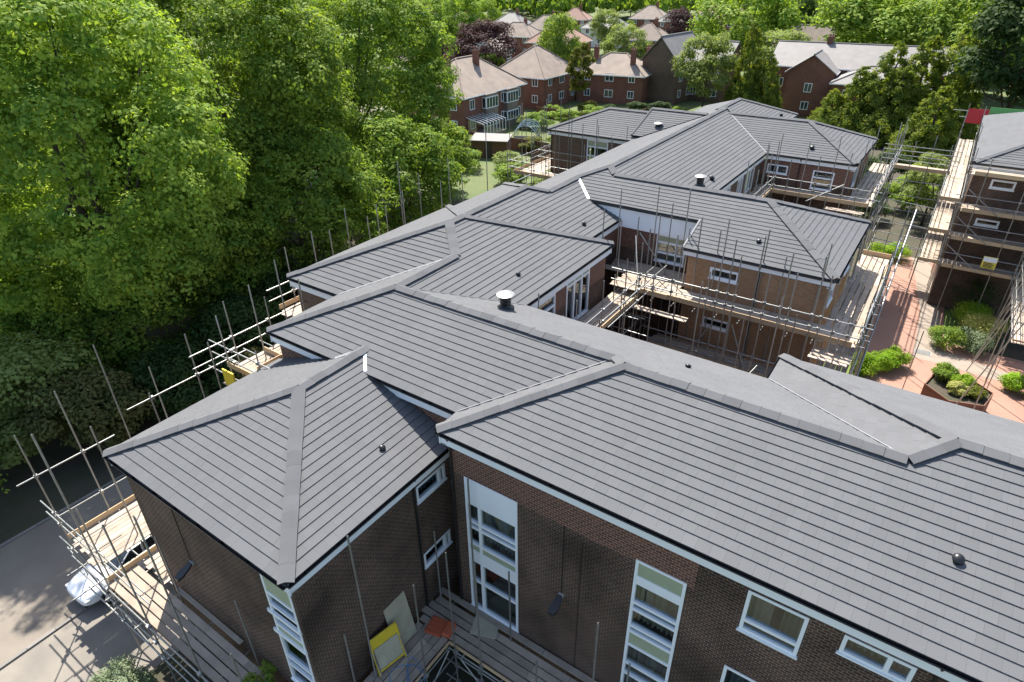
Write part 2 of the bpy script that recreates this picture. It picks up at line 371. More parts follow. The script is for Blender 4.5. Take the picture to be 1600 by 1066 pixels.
def caps(ro, p, q, fa, fb, seg=.45, wd=.17, lift=.09, za=None):
    """ridge or hip tiles from plan point p to q between faces fa and fb, on a black vent strip"""
    A, B = P3(fa, *p), P3(fa, *q); d = (B - A); L = d.length; d = d / L
    na, nb = frame(fa)[3], frame(fb)[3]
    wa = na.cross(d).normalized(); wb = nb.cross(d).normalized()
    da, db = frame(fa)[2], frame(fb)[2]
    if wa.dot(da) > 0 or (abs(wa.dot(da)) < 1e-6): wa = -wa
    if wb.dot(db) > 0: wb = -wb
    up = (na + nb).normalized()
    strip = MB()
    for wv, nv in ((wa, na), (wb, nb)):
        a = [A + nv * .01, B + nv * .01, B + wv * (wd - .05) + nv * .01, A + wv * (wd - .05) + nv * .01]
        b2 = [x + nv * (lift - .005) for x in a]
        i = len(strip.v); strip.v += [tuple(x) for x in a + b2]
        for f in ((4, 5, 6, 7), (0, 1, 5, 4), (1, 2, 6, 5), (2, 3, 7, 6), (3, 0, 4, 7)): strip.f.append(tuple(i + k for k in f)); strip.uv.append(None)
    strip.obj('ridge_vent_strip', 'black_plastic', ro)
    nseg = max(1, round(L / seg)); sl_ = L / nseg
    b = MB(); y1 = sl_ - .003
    def sec(y, h): return [A * 0 + wa * wd + na * (lift - .02) + d * y, wa * wd + na * (lift + h) + d * y, up * (lift + h + .03) + d * y, wb * wd + nb * (lift + h) + d * y, wb * wd + nb * (lift - .02) + d * y, up * (lift - .01) + d * y]
    s0, s1 = sec(0, .010), sec(y1, .017); b.v = [tuple(v) for v in s0 + s1]
    for k in range(6): b.f.append((k, (k + 1) % 6, 6 + (k + 1) % 6, 6 + k))
    b.f += [(5, 4, 3, 2, 1, 0), (6, 7, 8, 9, 10, 11)]; b.uv = [None] * len(b.f)
    me = b.mesh('ridge_tile', 'ridge_tile')
    bmx = bmesh.new(); bmx.from_mesh(me); bmesh.ops.recalc_face_normals(bmx, faces=bmx.faces); bmx.to_mesh(me); bmx.free()
    for k in range(nseg):
        o = bpy.data.objects.new('ridge_tile', me); o.location = A + d * (k * sl_) + up * random.uniform(-.006, .006) + wa * random.uniform(-.006, .006); link(o, ro)
def valley(ro, p, q, fa, fb, wd=.06, mt='lead', h=.05):
    A, B = P3(fa, *p), P3(fa, *q); d = (B - A).normalized(); na, nb = frame(fa)[3], frame(fb)[3]
    wa = na.cross(d).normalized(); wb = nb.cross(d).normalized(); b = MB()
    if wa.dot(frame(fa)[2]) < 0: wa = -wa
    if wb.dot(frame(fb)[2]) < 0: wb = -wb
    for wv, nv in ((wa, na), (wb, nb)):
        a = [A + nv * h, B + nv * h, B + wv * wd + nv * h, A + wv * wd + nv * h]; b2 = [x - nv * .04 for x in a]; i = len(b.v); b.v += [tuple(x) for x in a + b2]
        for f in ((0, 1, 2, 3), (7, 6, 5, 4), (0, 4, 5, 1), (1, 5, 6, 2), (2, 6, 7, 3), (3, 7, 4, 0)): b.f.append(tuple(i + k for k in f)); b.uv.append(None)
    b.obj('valley_flashing', mt, ro)

# ------------------------------------------------------------------ walls, windows, eaves
INS = .018
def wp(d, c, t, z, o=0.):
    """point on a wall: d direction it faces, c plan coordinate (units), t along (m), z (m), o outward (m)"""
    k = {'S': -1, 'N': 1, 'E': 1, 'W': -1}[d]
    return Vector((t, c * U + k * o, z)) if d in 'SN' else Vector((c * U + k * o, t, z))
def wbox(b, d, c, t0, t1, z0, z1, o0, o1):
    p, q = wp(d, c, t0, z0, o0), wp(d, c, t1, z1, o1)
    b.box(min(p.x, q.x), max(p.x, q.x), min(p.y, q.y), max(p.y, q.y), min(p.z, q.z), max(p.z, q.z))
def wall(wing, d, c, a, b_, z0, z1, m, holes=()):
    """holes (units along, units z): (a0,a1,zlo,zhi)"""
    ts = sorted({a * U, b_ * U, *[h[k] * U for h in holes for k in (0, 1)]}); zs = sorted({z0, z1, *[mz(h[k]) for h in holes for k in (2, 3)]})
    b = MB(); rv = (d in 'NE') ^ (d in 'EW')      # keep outward winding
    def quad(pts, uv):
        b.poly(pts, uv)
    for i in range(len(ts) - 1):
        for j in range(len(zs) - 1):
            tm, zm = (ts[i] + ts[i + 1]) / 2, (zs[j] + zs[j + 1]) / 2
            if any(h[0] * U < tm < h[1] * U and mz(h[2]) < zm < mz(h[3]) for h in holes): continue
            uv = [(ts[i], zs[j]), (ts[i + 1], zs[j]), (ts[i + 1], zs[j + 1]), (ts[i], zs[j + 1])]
            quad([wp(d, c, *q) for q in uv], uv)
    for h in holes:
        t0, t1, q0, q1 = h[0] * U, h[1] * U, mz(h[2]), mz(h[3])
        for (ta, za), (tb, zb) in (((t0, q0), (t0, q1)), ((t1, q1), (t1, q0)), ((t0, q1), (t1, q1)), ((t1, q0), (t0, q0))):
            quad([wp(d, c, ta, za), wp(d, c, tb, zb), wp(d, c, tb, zb, -.16), wp(d, c, ta, za, -.16)], [(ta, za), (tb, zb), (tb + .16, zb), (ta + .16, za)])
    return b.obj('wall', m, wing)
def window(wing, d, c, h, cols=(), rows=(), panels=(), curtain=None, sill=True, fw=.075, label=None, hang=.0):
    """h in units; cols/rows: fractions where mullions/transoms stand; panels: (row index, material)"""
    t0, t1, z0, z1 = h[0] * U, h[1] * U, mz(h[2]), mz(h[3])
    f = MB(); o0, o1 = -.09, .018
    cs = [0, *cols, 1]; rs = [0, *rows, 1]
    for t in (t0, t1 - fw): wbox(f, d, c, t, t + fw, z0, z1, o0, o1)
    for z in (z0, z1 - fw): wbox(f, d, c, t0 + fw, t1 - fw, z, z + fw, o0, o1)
    W, Hh = t1 - t0, z1 - z0
    for r in rows: wbox(f, d, c, t0 + fw, t1 - fw, z0 + r * Hh - fw * .6, z0 + r * Hh + fw * .6, o0, o1 + .004)
    for q in cols: wbox(f, d, c, t0 + q * W - fw * .6, t0 + q * W + fw * .6, z0 + fw, z1 - fw, o0, o1 + .002)
    wo = f.obj('window', 'white_upvc', wing)
    if label: wo['label'] = label
    pan = dict(panels)
    for j in range(len(rs) - 1):
        za, zb = z0 + rs[j] * Hh + .03, z0 + rs[j + 1] * Hh - .03
        if j in pan:
            p = MB(); wbox(p, d, c, t0 + fw * .7, t1 - fw * .7, za, zb, -.085, o1 + (.006 if pan[j] == 'white_upvc' else -.02)); p.obj('panel', pan[j], wo); continue
        for i in range(len(cs) - 1):
            ta, tb = t0 + cs[i] * W + .03, t0 + cs[i + 1] * W - .03
            p = MB(); wbox(p, d, c, ta, tb, za, zb, -.05, -.04); p.obj('pane', 'glass', wo)
    if sill:
        s = MB(); wbox(s, d, c, t0 - .03, t1 + .03, z0 - .045, z0 + .004, -.08, .055); s.obj('sill', 'white_upvc', wo)
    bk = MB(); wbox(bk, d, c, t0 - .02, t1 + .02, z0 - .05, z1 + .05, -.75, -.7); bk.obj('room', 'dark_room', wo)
    if curtain:
        for (ca, cb, ra, rb) in curtain[1]:
            q = MB(); n = max(6, int((cb - ca) * W / .06)); pts = []
            for k in range(n + 1): pts.append((t0 + (ca + (cb - ca) * k / n) * W, -.20 - .11 * (k % 2) - .03 * math.sin(k * 2.1)))
            for k in range(n):
                za, zb = z0 + ra * Hh, z0 + rb * Hh
                q.poly([wp(d, c, pts[k][0], za, pts[k][1]), wp(d, c, pts[k + 1][0], za, pts[k + 1][1]), wp(d, c, pts[k + 1][0], zb, pts[k + 1][1]), wp(d, c, pts[k][0], zb, pts[k][1])])
            q.obj('curtain', curtain[0], wo)
    return wo
def eave(wing, d, c, a, b_, z0=-1., fh=.40, gut=True, ins=INS, ends=(0, 0)):
    """gutter, fascia and soffit along an eave of plan coordinate c from a to b_ (units)"""
    ze = mz(z0); t0, t1 = a * U, b_ * U
    f = MB(); wbox(f, d, c, t0, t1, ze - fh - .03, ze - .035, -.06, -.03); f.obj('fascia', 'white_upvc', wing)
    f = MB(); wbox(f, d, c, t0 + .03, t1 - .03, ze - fh - .02, ze - fh + .0, -.06 - ins * U, -.061); f.obj('soffit', 'white_upvc', wing)
    if gut:
        b = MB(); R = .075; n = 7; prof = [(.035 + R - R * math.cos(math.pi * k / (n - 1)), -.035 - R * math.sin(math.pi * k / (n - 1)) * 1.05) for k in range(n)]
        prof += [(o - (.006 if o > .07 else -.006) * 1, z + .006) for o, z in reversed(prof)]
        prof = [(o - .06, z) for o, z in prof]
        A = [wp(d, c, t0, ze + z, o) for o, z in prof]; B = [wp(d, c, t1, ze + z, o) for o, z in prof]
        b.v = [tuple(p) for p in A + B]; m = len(prof)
        for k in range(m): b.f.append((k, (k + 1) % m, m + (k + 1) % m, m + k)); b.uv.append(None)
        b.f.append(tuple(range(n))); b.f.append(tuple(m + k for k in range(n))); b.uv += [None, None]
        g_ = b.obj('gutter', 'black_plastic', wing)
        br = MB()
        for k in range(int((t1 - t0) / 1.0)):
            wbox(br, d, c, t0 + .5 + k, t0 + .53 + k, ze - .115, ze - .02, -.03, .03 + .04)
        if br.v: tag(br.obj('gutter_bracket', 'black_plastic', g_), kind='stuff')
def downpipe(wing, d, c, t, z0, z1):
    b = MB(); p = wp(d, c, t * U, 0, .06); r = .035
    b.tube([(p.x, p.y, z1 - .0), (p.x, p.y, z0)], [r, r], 8); o = b.obj('downpipe', 'black_plastic', wing)
    h = wp(d, c, t * U, 0, INS * U + .02); b = MB(); b.tube([(p.x, p.y, z1 - .01), (h.x, h.y, z1 + .3)], [r, r], 8); b.obj('pipe_offset', 'black_plastic', o)
def wing(label, group='wings of the brick building under new grey roofs'):
    return empty('building_wing', (0, 0, 0), 0, label, 'building', group)
ZS = mz(-1) - .41
def vent_tile(ro, face, x, y, s=1.):
    O, es, er, n = frame(face); p = P3(face, x, y); b = MB()
    for k, (r, h) in enumerate(((.11, .0), (.115, .08), (.10, .15), (.05, .185))):
        pass
    prof = [(.10, .02), (.10, .10), (.125, .10), (.125, .14), (.09, .18), (.03, .195)]
    m = 10; i0 = 0
    for r, h in prof:
        for k in range(m):
            a = 2 * math.pi * k / m; b.v.append(tuple(p + es * (r * s * math.cos(a)) + er * (r * s * math.sin(a)) + Vector((0, 0, 1)) * h * s))
    for q in range(len(prof) - 1):
        for k in range(m): b.f.append((q * m + k, q * m + (k + 1) % m, (q + 1) * m + (k + 1) % m, (q + 1) * m + k)); b.uv.append(None)
    b.f.append(tuple((len(prof) - 1) * m + k for k in range(m))); b.uv.append(None)
    o = b.obj('roof_vent', 'black_plastic', ro, True)
    return o
def flue(ro, face, x, y, s=1.):
    p = P3(face, x, y); b = MB()
    def ring(prof, m=20):
        q0 = MB()
        for r, h in prof:
            for k in range(m): a = 2 * math.pi * k / m; q0.v.append((p.x + r * s * math.cos(a), p.y + r * s * math.sin(a), p.z + h * s))
        for q in range(len(prof) - 1):
            for k in range(m): q0.f.append((q * m + k, q * m + (k + 1) % m, (q + 1) * m + (k + 1) % m, (q + 1) * m + k)); q0.uv.append(None)
        return q0
    o = ring([(.33, -.05), (.33, .1), (.22, .16), (.2, .22), (.2, .62)]).obj('flue', 'black_plastic', ro, True)
    return o, ring
FLUES = []
def flue_cowl(w_, face, x, y, s=1.):
    o, ring = flue(w_, face, x, y, s)
    ring([(.205, .28), (.212, .29), (.212, .33), (.205, .34), (.205, .42), (.212, .43), (.212, .46), (.205, .47)]).obj('louvre_band', 'black_plastic', o, True)
    c = ring([(.345, .62), (.345, .64), (.18, .70), (.02, .73)]).obj('cowl_cap', 'steel', o, False)

# ---- main front wing
z1u = -1.
fS, fW, fN = ('S', .918, -1.), ('W', -.87, -1.), ('N', 1.60, -1.); fW2, fN2 = ('W', -.239, -1.), ('N', 1.748, -1.)
gS, gW, gE = ('S', 1.005, -1.), ('W', -1.655, -1.), ('E', -1.06, -1.)
XR = 1.0
A_ = wing('long front wing with widest grey tiled roof and tall white window strips')
ro = roof(A_, [(fS, [(-.87, .918), (XR, .918), (XR, 1.333), (.176, 1.333), (.102, 1.259), (-.529, 1.259)]),
               (fW, [(-.87, .918), (-.529, 1.259), (-.5725, 1.3025), (-.87, 1.005)]),
               (fN, [(-.5725, 1.3025), (-.529, 1.259), (.102, 1.259), (-.239, 1.6), (-.5725, 1.6)]),
               (fW2, [(-.239, 1.6), (.102, 1.259), (.176, 1.333), (-.239, 1.748)]),
               (fN2, [(.176, 1.333), (XR, 1.333), (XR, 1.748), (-.239, 1.748)])], 300)
caps(ro, (-.87, .918), (-.529, 1.259), fS, fW); caps(ro, (-.529, 1.259), (.102, 1.259), fS, fN); caps(ro, (.102, 1.259), (.176, 1.333), fS, fW2)
caps(ro, (.176, 1.333), (XR, 1.333), fS, fN2); caps(ro, (.176, 1.333), (-.239, 1.748), fW2, fN2); caps(ro, (-.529, 1.259), (-.5725, 1.3025), fW, fN)
valley(ro, (-.87, 1.005), (-.5725, 1.3025), fW, gS, .022, h=.068); valley(ro, (-.239, 1.6), (.102, 1.259), fN, fW2, .016, h=.066)
wc = .918 + INS
win = [(-.807, -.640, -1.645, -1.136), (-.322, -.205, -1.66, -1.13), (-.087, .027, -1.183, -1.064), (.088, .205, -1.112, -1.062), (-.094, .02, -1.44, -1.318), (.30, .42, -1.183, -1.064), (.55, .67, -1.66, -1.13)]
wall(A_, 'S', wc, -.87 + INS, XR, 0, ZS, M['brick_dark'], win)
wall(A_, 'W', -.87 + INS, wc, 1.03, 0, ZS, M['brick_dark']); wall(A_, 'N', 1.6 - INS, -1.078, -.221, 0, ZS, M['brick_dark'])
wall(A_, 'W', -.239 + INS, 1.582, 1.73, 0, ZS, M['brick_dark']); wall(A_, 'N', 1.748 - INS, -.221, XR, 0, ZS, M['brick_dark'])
eave(A_, 'S', .918, -.87, XR); eave(A_, 'W', -.87, .918, 1.005); eave(A_, 'N', 1.6, -1.06, -.239); eave(A_, 'W', -.239, 1.6, 1.748); eave(A_, 'N', 1.748, -.239, XR)
h = win[0]
window(A_, 'S', wc, h, cols=(.27,), rows=(.235, .40, .475, .535, .66, .70, .835), panels=((3, 'green_panel'), (2, 'white_upvc'), (7, 'white_upvc')), curtain=('curtain_grey', [(.05, .26, .55, .83), (.3, .95, .55, .83)]), label='tall window strip with a blank white top panel and grey blinds')
h = win[1]
window(A_, 'S', wc, h, rows=(.22, .30, .44, .535, .575, .69, .735, .865, .90), panels=((9, 'green_panel'), (8, 'white_upvc'), (3, 'green_panel')), curtain=('curtain', [(.05, .95, .58, .87), (.05, .95, .05, .43)]), label='tall window strip with an olive top panel and cream curtains')
window(A_, 'S', wc, win[2], rows=(.27,), curtain=('curtain', [(.05, .45, .06, .95), (.62, .95, .06, .95)]), label='square white window with half drawn cream curtains')
window(A_, 'S', wc, win[3], cols=(.66,), curtain=('curtain', [(.05, .95, .1, .9)])); window(A_, 'S', wc, win[4], rows=(.27,), curtain=('curtain_grey', [(.05, .95, .06, .95)]))
window(A_, 'S', wc, win[5], rows=(.27,)); window(A_, 'S', wc, win[6], rows=(.3, .5, .6, .8), panels=((2, 'green_panel'),))
downpipe(A_, 'S', wc, -.843, mz(-1.92), ZS + .0); downpipe(A_, 'S', wc, .232, mz(-1.92), ZS)
for fx, fy in ((-.43, 1.0), (.206, 1.09), (-.02, 1.05)): pass
vent_tile(ro, fS, .217, 1.09, .85); vent_tile(ro, fN, -.425, 1.447, .75); vent_tile(ro, fS, .62, 1.085)
def wall_lamp(w_, d, c, t, z):
    b = MB(); p = wp(d, c, t, z, 0)
    k = {'S': Vector((0, -1, 0)), 'E': Vector((1, 0, 0))}[d]; s = {'S': Vector((1, 0, 0)), 'E': Vector((0, 1, 0))}[d]
    b2 = MB(); wbox(b2, d, c, t - .07, t + .07, z - .06, z + .08, .0, .05); o = b2.obj('wall_lamp', 'cement', w_)
    prof = [(.05, .05), (.2, .10), (.45, .13), (.62, .08)]
    vs = []
    for dd, hw in prof:
        for sx, sz in ((-1, .02), (1, .02), (1, -.05), (-1, -.05)): vs.append(p + k * dd * .9 + s * hw * sx + Vector((0, 0, .04 - dd * .35 + sz)))
    b.v = [tuple(v) for v in vs]
    for q in range(3):
        for j in range(4): b.f.append((q * 4 + j, q * 4 + (j + 1) % 4, q * 4 + 4 + (j + 1) % 4, q * 4 + 4 + j)); b.uv.append(None)
    b.f += [(3, 2, 1, 0), (12, 13, 14, 15)]; b.uv += [None, None]; b.obj('lamp_head', 'black_plastic', o)
    b = MB(); b.tube([p + k * .03 + Vector((0, 0, .06)), p + k * .012 + Vector((0, 0, 2.6))], [.012, .012], 6); b.obj('cable_conduit', 'black_plastic', o)
wall_lamp(A_, 'S', wc, -.505 * U, mz(-1.385))
b = MB(); wbox(b, 'S', wc, -.457 * U, -.457 * U + .018, 0, mz(-1.16), -.01, .006); b.obj('movement_joint', 'black_plastic', A_)

# ---- second wing behind, left
B_ = wing('middle wing with hipped grey roof behind the lower front block')
ro = roof(B_, [(gS, [(-1.655, 1.005), (-1.339, 1.005), (-1.276, 1.068), (-1.213, 1.005), (-.87, 1.005), (-.5725, 1.3025), (-1.3575, 1.3025)]),
               (gW, [(-1.655, 1.005), (-1.3575, 1.3025), (-1.3575, 1.6075), (-1.655, 1.31)]),
               (fN, [(-1.06, 1.6), (-1.3575, 1.3025), (-.5725, 1.3025), (-.5725, 1.6)])], 300)
caps(ro, (-1.655, 1.005), (-1.3575, 1.3025), gS, gW); caps(ro, (-1.3575, 1.3025), (-.5725, 1.3025), gS, fN); caps(ro, (-1.3575, 1.3025), (-1.3575, 1.6075), gE, gW)
wall(B_, 'S', 1.005 + INS, -1.655 + INS, -.87 + INS, 0, ZS, M['brick_dark']); wall(B_, 'W', -1.655 + INS, 1.005 + INS, 1.33, 0, ZS, M['brick_dark'])
eave(B_, 'S', 1.005, -1.655, -1.345); eave(B_, 'S', 1.005, -1.207, -.875); eave(B_, 'W', -1.655, 1.005, 1.31)
flue_cowl(ro, fN, -1.045, 1.47, .9)

# ---- lower front block
zC = -1.1167
cS, cE, cW = ('S', .451, zC), ('E', -.902, zC), ('W', -1.65, zC)
C_ = wing('lower square block at front left with pyramid-like hipped grey roof')
ro = roof(C_, [(cS, [(-1.65, .451), (-.902, .451), (-1.276, .825)]),
               (cE, [(-.902, .451), (-.902, 1.02), (-1.2, 1.02), (-1.213, 1.005), (-1.276, 1.068), (-1.276, .825)]),
               (cW, [(-1.65, .451), (-1.276, .825), (-1.276, 1.068), (-1.339, 1.005), (-1.352, 1.02), (-1.65, 1.02)])], 300)
caps(ro, (-1.65, .451), (-1.276, .825), cS, cW); caps(ro, (-.902, .451), (-1.276, .825), cS, cE); caps(ro, (-1.276, .825), (-1.276, 1.075), cE, cW)
valley(ro, (-1.213, 1.005), (-1.276, 1.068), cE, gS, .06, 'white_upvc'); valley(ro, (-1.339, 1.005), (-1.276, 1.068), cW, gS, .07)
zcs = mz(zC) - .41
hS = [(-1.040, -.932, -1.60, -1.165)]; hE = [(.868, .986, -1.238, -1.183), (.868, .986, -1.495, -1.441)]
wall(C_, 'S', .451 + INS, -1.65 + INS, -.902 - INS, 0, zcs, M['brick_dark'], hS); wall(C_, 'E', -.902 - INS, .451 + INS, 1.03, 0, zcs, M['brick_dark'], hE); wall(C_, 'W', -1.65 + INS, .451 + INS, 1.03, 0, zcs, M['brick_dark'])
eave(C_, 'S', .451, -1.65, -.902, zC); eave(C_, 'E', -.902, .451, 1.02, zC); eave(C_, 'W', -1.65, .451, 1.0, zC)
window(C_, 'S', .469, hS[0], rows=(.16, .24, .44, .53, .70, .80), panels=((3, 'green_panel'), (6, 'green_panel')), label='tall corner window strip with olive panels and stepped sills')
for z in (-1.335, -1.41):
    b = MB(); wbox(b, 'S', .469, -1.052 * U, -.93 * U, mz(z), mz(z) + .13, -.02, .045); b.obj('sill_band', 'white_upvc', C_)
for h in hE: window(C_, 'E', -.92, h, cols=(.8,), rows=(), curtain=('curtain_grey', [(.05, .95, .05, .3)]))
downpipe(C_, 'E', -.92, .856, mz(-1.92), zcs)
vent_tile(ro, cE, -1.003, .848, .75)
wall_lamp(C_, 'S', .469, -1.405 * U, mz(-1.40))

# ---- third wing (square hipped)
dS, dW, dN = ('S', 1.31, -1.), ('W', -1.94, -1.), ('N', 2.27, -1.)
D_ = wing('third wing with square hipped roof beside the scaffolded inner corner')
ro = roof(D_, [(dS, [(-1.94, 1.31), (-1.655, 1.31), (-1.3575, 1.6075), (-1.5, 1.75)]),
               (gE, [(-1.06, 1.6), (-1.06, 2.27), (-1.5, 1.83), (-1.5, 1.75), (-1.3575, 1.6075), (-1.3575, 1.3025)]),
               (dW, [(-1.94, 1.31), (-1.5, 1.75), (-1.5, 1.83), (-1.94, 2.27)]),
               (dN, [(-1.5, 1.83), (-1.06, 2.27), (-1.17, 2.27), (-1.545, 1.895), (-1.92, 2.27), (-1.94, 2.27)])], 300)
caps(ro, (-1.94, 1.31), (-1.5, 1.75), dS, dW); caps(ro, (-1.3575, 1.6075), (-1.5, 1.75), dS, gE); caps(ro, (-1.5, 1.75), (-1.5, 1.83), gE, dW); caps(ro, (-1.5, 1.83), (-1.06, 2.27), gE, dN); caps(ro, (-1.5, 1.83), (-1.94, 2.27), dW, dN)
valley(ro, (-1.655, 1.31), (-1.3575, 1.6075), gW, dS, .05); valley(ro, (-1.06, 1.6), (-1.3575, 1.3025), fN, gE, .04, 'tile')
hE = [(1.70, 1.84, -1.15, -1.055), (1.925, 2.11, -1.245, -1.03), (1.66, 1.8, -1.45, -1.32), (1.925, 2.11, -1.49, -1.28)]
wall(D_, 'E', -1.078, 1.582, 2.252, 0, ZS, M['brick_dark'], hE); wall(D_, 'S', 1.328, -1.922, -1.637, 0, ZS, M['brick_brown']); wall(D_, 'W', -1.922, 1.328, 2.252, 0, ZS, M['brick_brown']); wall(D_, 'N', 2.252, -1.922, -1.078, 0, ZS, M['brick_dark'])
eave(D_, 'E', -1.06, 1.6, 2.27); eave(D_, 'S', 1.31, -1.94, -1.655); eave(D_, 'W', -1.94, 1.31, 2.27); eave(D_, 'N', 2.27, -1.17, -1.06)
window(D_, 'E', -1.078, hE[0], rows=(.5,)); window(D_, 'E', -1.078, hE[1], cols=(.33, .66), rows=(.82,), panels=((1, 'green_panel'),), curtain=('curtain_grey', [(.35, .65, .05, .8)])); window(D_, 'E', -1.078, hE[2], rows=(.5,)); window(D_, 'E', -1.078, hE[3], cols=(.33, .66))
vent_tile(ro, gE, -1.165, 1.722, .8)

# ---- spine link
eE, eW, eN, eWn = ('E', -1.17, -1.), ('W', -1.92, -1.), ('N', 2.72, -1.), ('W', -1.77, -1.)
hS_, hE6, hN6, hE7, iS, iE, iN, jE, jN = ('S', 2.395, -1.), ('E', -.217, -1.), ('N', 3.115, -1.), ('E', -.94, -1.), ('S', 4.11, -1.), ('E', -.43, -1.), ('N', 4.84, -1.), ('E', -1.06, -1.), ('N', 5.4, -1.)
E_ = wing('narrow spine wing whose roof steps back toward the far end')
ro = roof(E_, [(eE, [(-1.17, 2.2), (-1.17, 2.58), (-1.337, 2.58), (-1.337, 2.562), (-1.47, 2.695), (-1.47, 2.42), (-1.545, 2.345), (-1.545, 1.895)]),
               (eW, [(-1.92, 2.27), (-1.545, 1.895), (-1.545, 2.345), (-1.92, 2.72)]), (eN, [(-1.545, 2.345), (-1.47, 2.42), (-1.77, 2.72), (-1.92, 2.72)])], 0)
caps(ro, (-1.545, 1.895), (-1.545, 2.345), eE, eW, .6); caps(ro, (-1.545, 2.345), (-1.47, 2.42), eE, eN, .6); caps(ro, (-1.47, 2.42), (-1.47, 2.695), eE, eWn, .6); caps(ro, (-1.545, 2.345), (-1.92, 2.72), eW, eN, .6)
valley(ro, (-1.47, 2.695), (-1.337, 2.562), eE, hS_, .08, 'white_upvc')
wall(E_, 'E', -1.188, 2.26, 2.60, 0, ZS, M['brick_dark'], [(2.33, 2.45, -1.2, -1.06)]); window(E_, 'E', -1.188, (2.33, 2.45, -1.2, -1.06), rows=(.3,))
eave(E_, 'E', -1.17, 2.27, 2.575); eave(E_, 'W', -1.92, 2.27, 2.72); wall(E_, 'W', -1.902, 2.26, 2.72, 0, ZS, M['brick_brown'])
vent_tile(ro, eE, -1.235, 2.34, .9)

# ---- courtyard wing + far wings
Fw = wing('courtyard wing with orange brick wall, hipped end and tall white fascia recess')
ro = roof(Fw, [(hS_, [(-.797, 2.395), (-.217, 2.395), (-.577, 2.755), (-1.30, 2.755), (-1.355, 2.81), (-1.47, 2.695), (-1.337, 2.562), (-.797, 2.562)]),
               (hE6, [(-.217, 2.395), (-.217, 3.115), (-.577, 2.755)]), (hN6, [(-.577, 2.755), (-.217, 3.115), (-.94, 3.115), (-1.30, 2.755)])], 0)
for a, b_, c, d in (((-1.47, 2.695), (-1.355, 2.81), hS_, eWn), ((-1.355, 2.81), (-1.30, 2.755), hS_, hE7), ((-1.30, 2.755), (-.577, 2.755), hS_, hN6), ((-.577, 2.755), (-.217, 2.395), hS_, hE6), ((-.577, 2.755), (-.217, 3.115), hN6, hE6)): caps(ro, a, b_, c, d, .6)
zr = zpl(hS_, 0, 2.562)
eave(Fw, 'S', 2.562, -1.337, -.797, zr, fh=(.095 * U), ins=.02)
b = MB(); wbox(b, 'W', -.797, 2.395 * U, 2.562 * U, mz(-1) - .2, mz(-1), 0, .03); vb = b.obj('verge_board', 'white_upvc', Fw)
b = MB(); p, q = P3(hS_, -.797, 2.39), P3(hS_, -.797, 2.565); b.tube([p + Vector((-.03, 0, .03)), q + Vector((-.03, 0, .03))], [.05, .05], 6); b.obj('verge_cap', 'lead', Fw)
hw = [(-.682, -.563, -1.111, -1.064), (-.682, -.566, -1.336, -1.292)]
wall(Fw, 'S', 2.413, -.779, -.235, 0, ZS, M['brick_orange'], hw); wall(Fw, 'W', -.779, 2.413, 2.585, 0, ZS, M['brick_orange'])
hr = [(-.99, -.852, -1.168, -1.04)]
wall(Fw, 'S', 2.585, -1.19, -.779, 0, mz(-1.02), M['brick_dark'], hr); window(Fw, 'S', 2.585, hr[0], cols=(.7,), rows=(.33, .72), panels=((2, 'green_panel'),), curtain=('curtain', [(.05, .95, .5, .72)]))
for h in hw: window(Fw, 'S', 2.413, h, fw=.1, curtain=('curtain', [(.05, .95, .05, .95)]) if h is hw[0] else None)
hE_ = [(2.50, 2.60, -1.16, -1.06), (2.85, 2.97, -1.16, -1.06)]
wall(Fw, 'E', -.235, 2.413, 3.097, 0, ZS, M['brick_orange'], hE_); [window(Fw, 'E', -.235, h) for h in hE_]
wall(Fw, 'N', 3.097, -.958, -.235, 0, ZS, M['brick_dark'])
eave(Fw, 'S', 2.395, -.797, -.217, fh=.3); eave(Fw, 'E', -.217, 2.395, 3.115); eave(Fw, 'N', 3.115, -.94, -.217)
downpipe(Fw, 'S', 2.413, -.487, 0, ZS)
vent_tile(ro, hS_, -.534, 2.503, .85); 
G_ = wing('far wing with L-shaped hipped roof and dark brick courtyard walls')
ro = roof(G_, [(hE7, [(-.94, 3.115), (-.94, 4.11), (-1.305, 4.475), (-1.355, 4.525), (-1.355, 2.81), (-1.30, 2.755)]),
               (iS, [(-.94, 4.11), (-.43, 4.11), (-.795, 4.475), (-1.305, 4.475)]), (iE, [(-.43, 4.11), (-.43, 4.84), (-.795, 4.475)]),
               (iN, [(-.795, 4.475), (-.43, 4.84), (-1.06, 4.84), (-1.355, 4.54), (-1.305, 4.475)]),
               (eWn, [(-1.77, 2.72), (-1.47, 2.42), (-1.47, 2.695), (-1.355, 2.81), (-1.355, 4.6), (-1.415, 4.6), (-1.415, 5.045), (-1.77, 5.4)]),
               (jE, [(-1.06, 4.84), (-1.06, 5.4), (-1.415, 5.045), (-1.415, 4.56)]), (jN, [(-1.06, 5.4), (-1.77, 5.4), (-1.415, 5.045)])], 0, .9)
for a, b_, c, d in (((-1.355, 2.81), (-1.355, 4.525), hE7, eWn), ((-1.305, 4.475), (-.795, 4.475), iS, iN), ((-.795, 4.475), (-.43, 4.11), iS, iE), ((-.795, 4.475), (-.43, 4.84), iE, iN), ((-1.415, 4.56), (-1.415, 5.045), jE, eWn), ((-1.415, 5.045), (-1.06, 5.4), jE, jN), ((-1.355, 4.525), (-1.305, 4.475), hE7, iN)): caps(ro, a, b_, c, d, .9)
valley(ro, (-.94, 4.11), (-1.305, 4.475), iS, hE7, .04)
hw = [(-.919, -.797, -1.117, -1.064), (-.651, -.532, -1.176, -1.066)]
wall(G_, 'S', 4.128, -.958, -.448, 0, ZS, M['brick_dark'], hw); window(G_, 'S', 4.128, hw[0], cols=(.5,)); window(G_, 'S', 4.128, hw[1], rows=(.3, .62), curtain=('curtain', [(.1, .9, .3, .8)]))
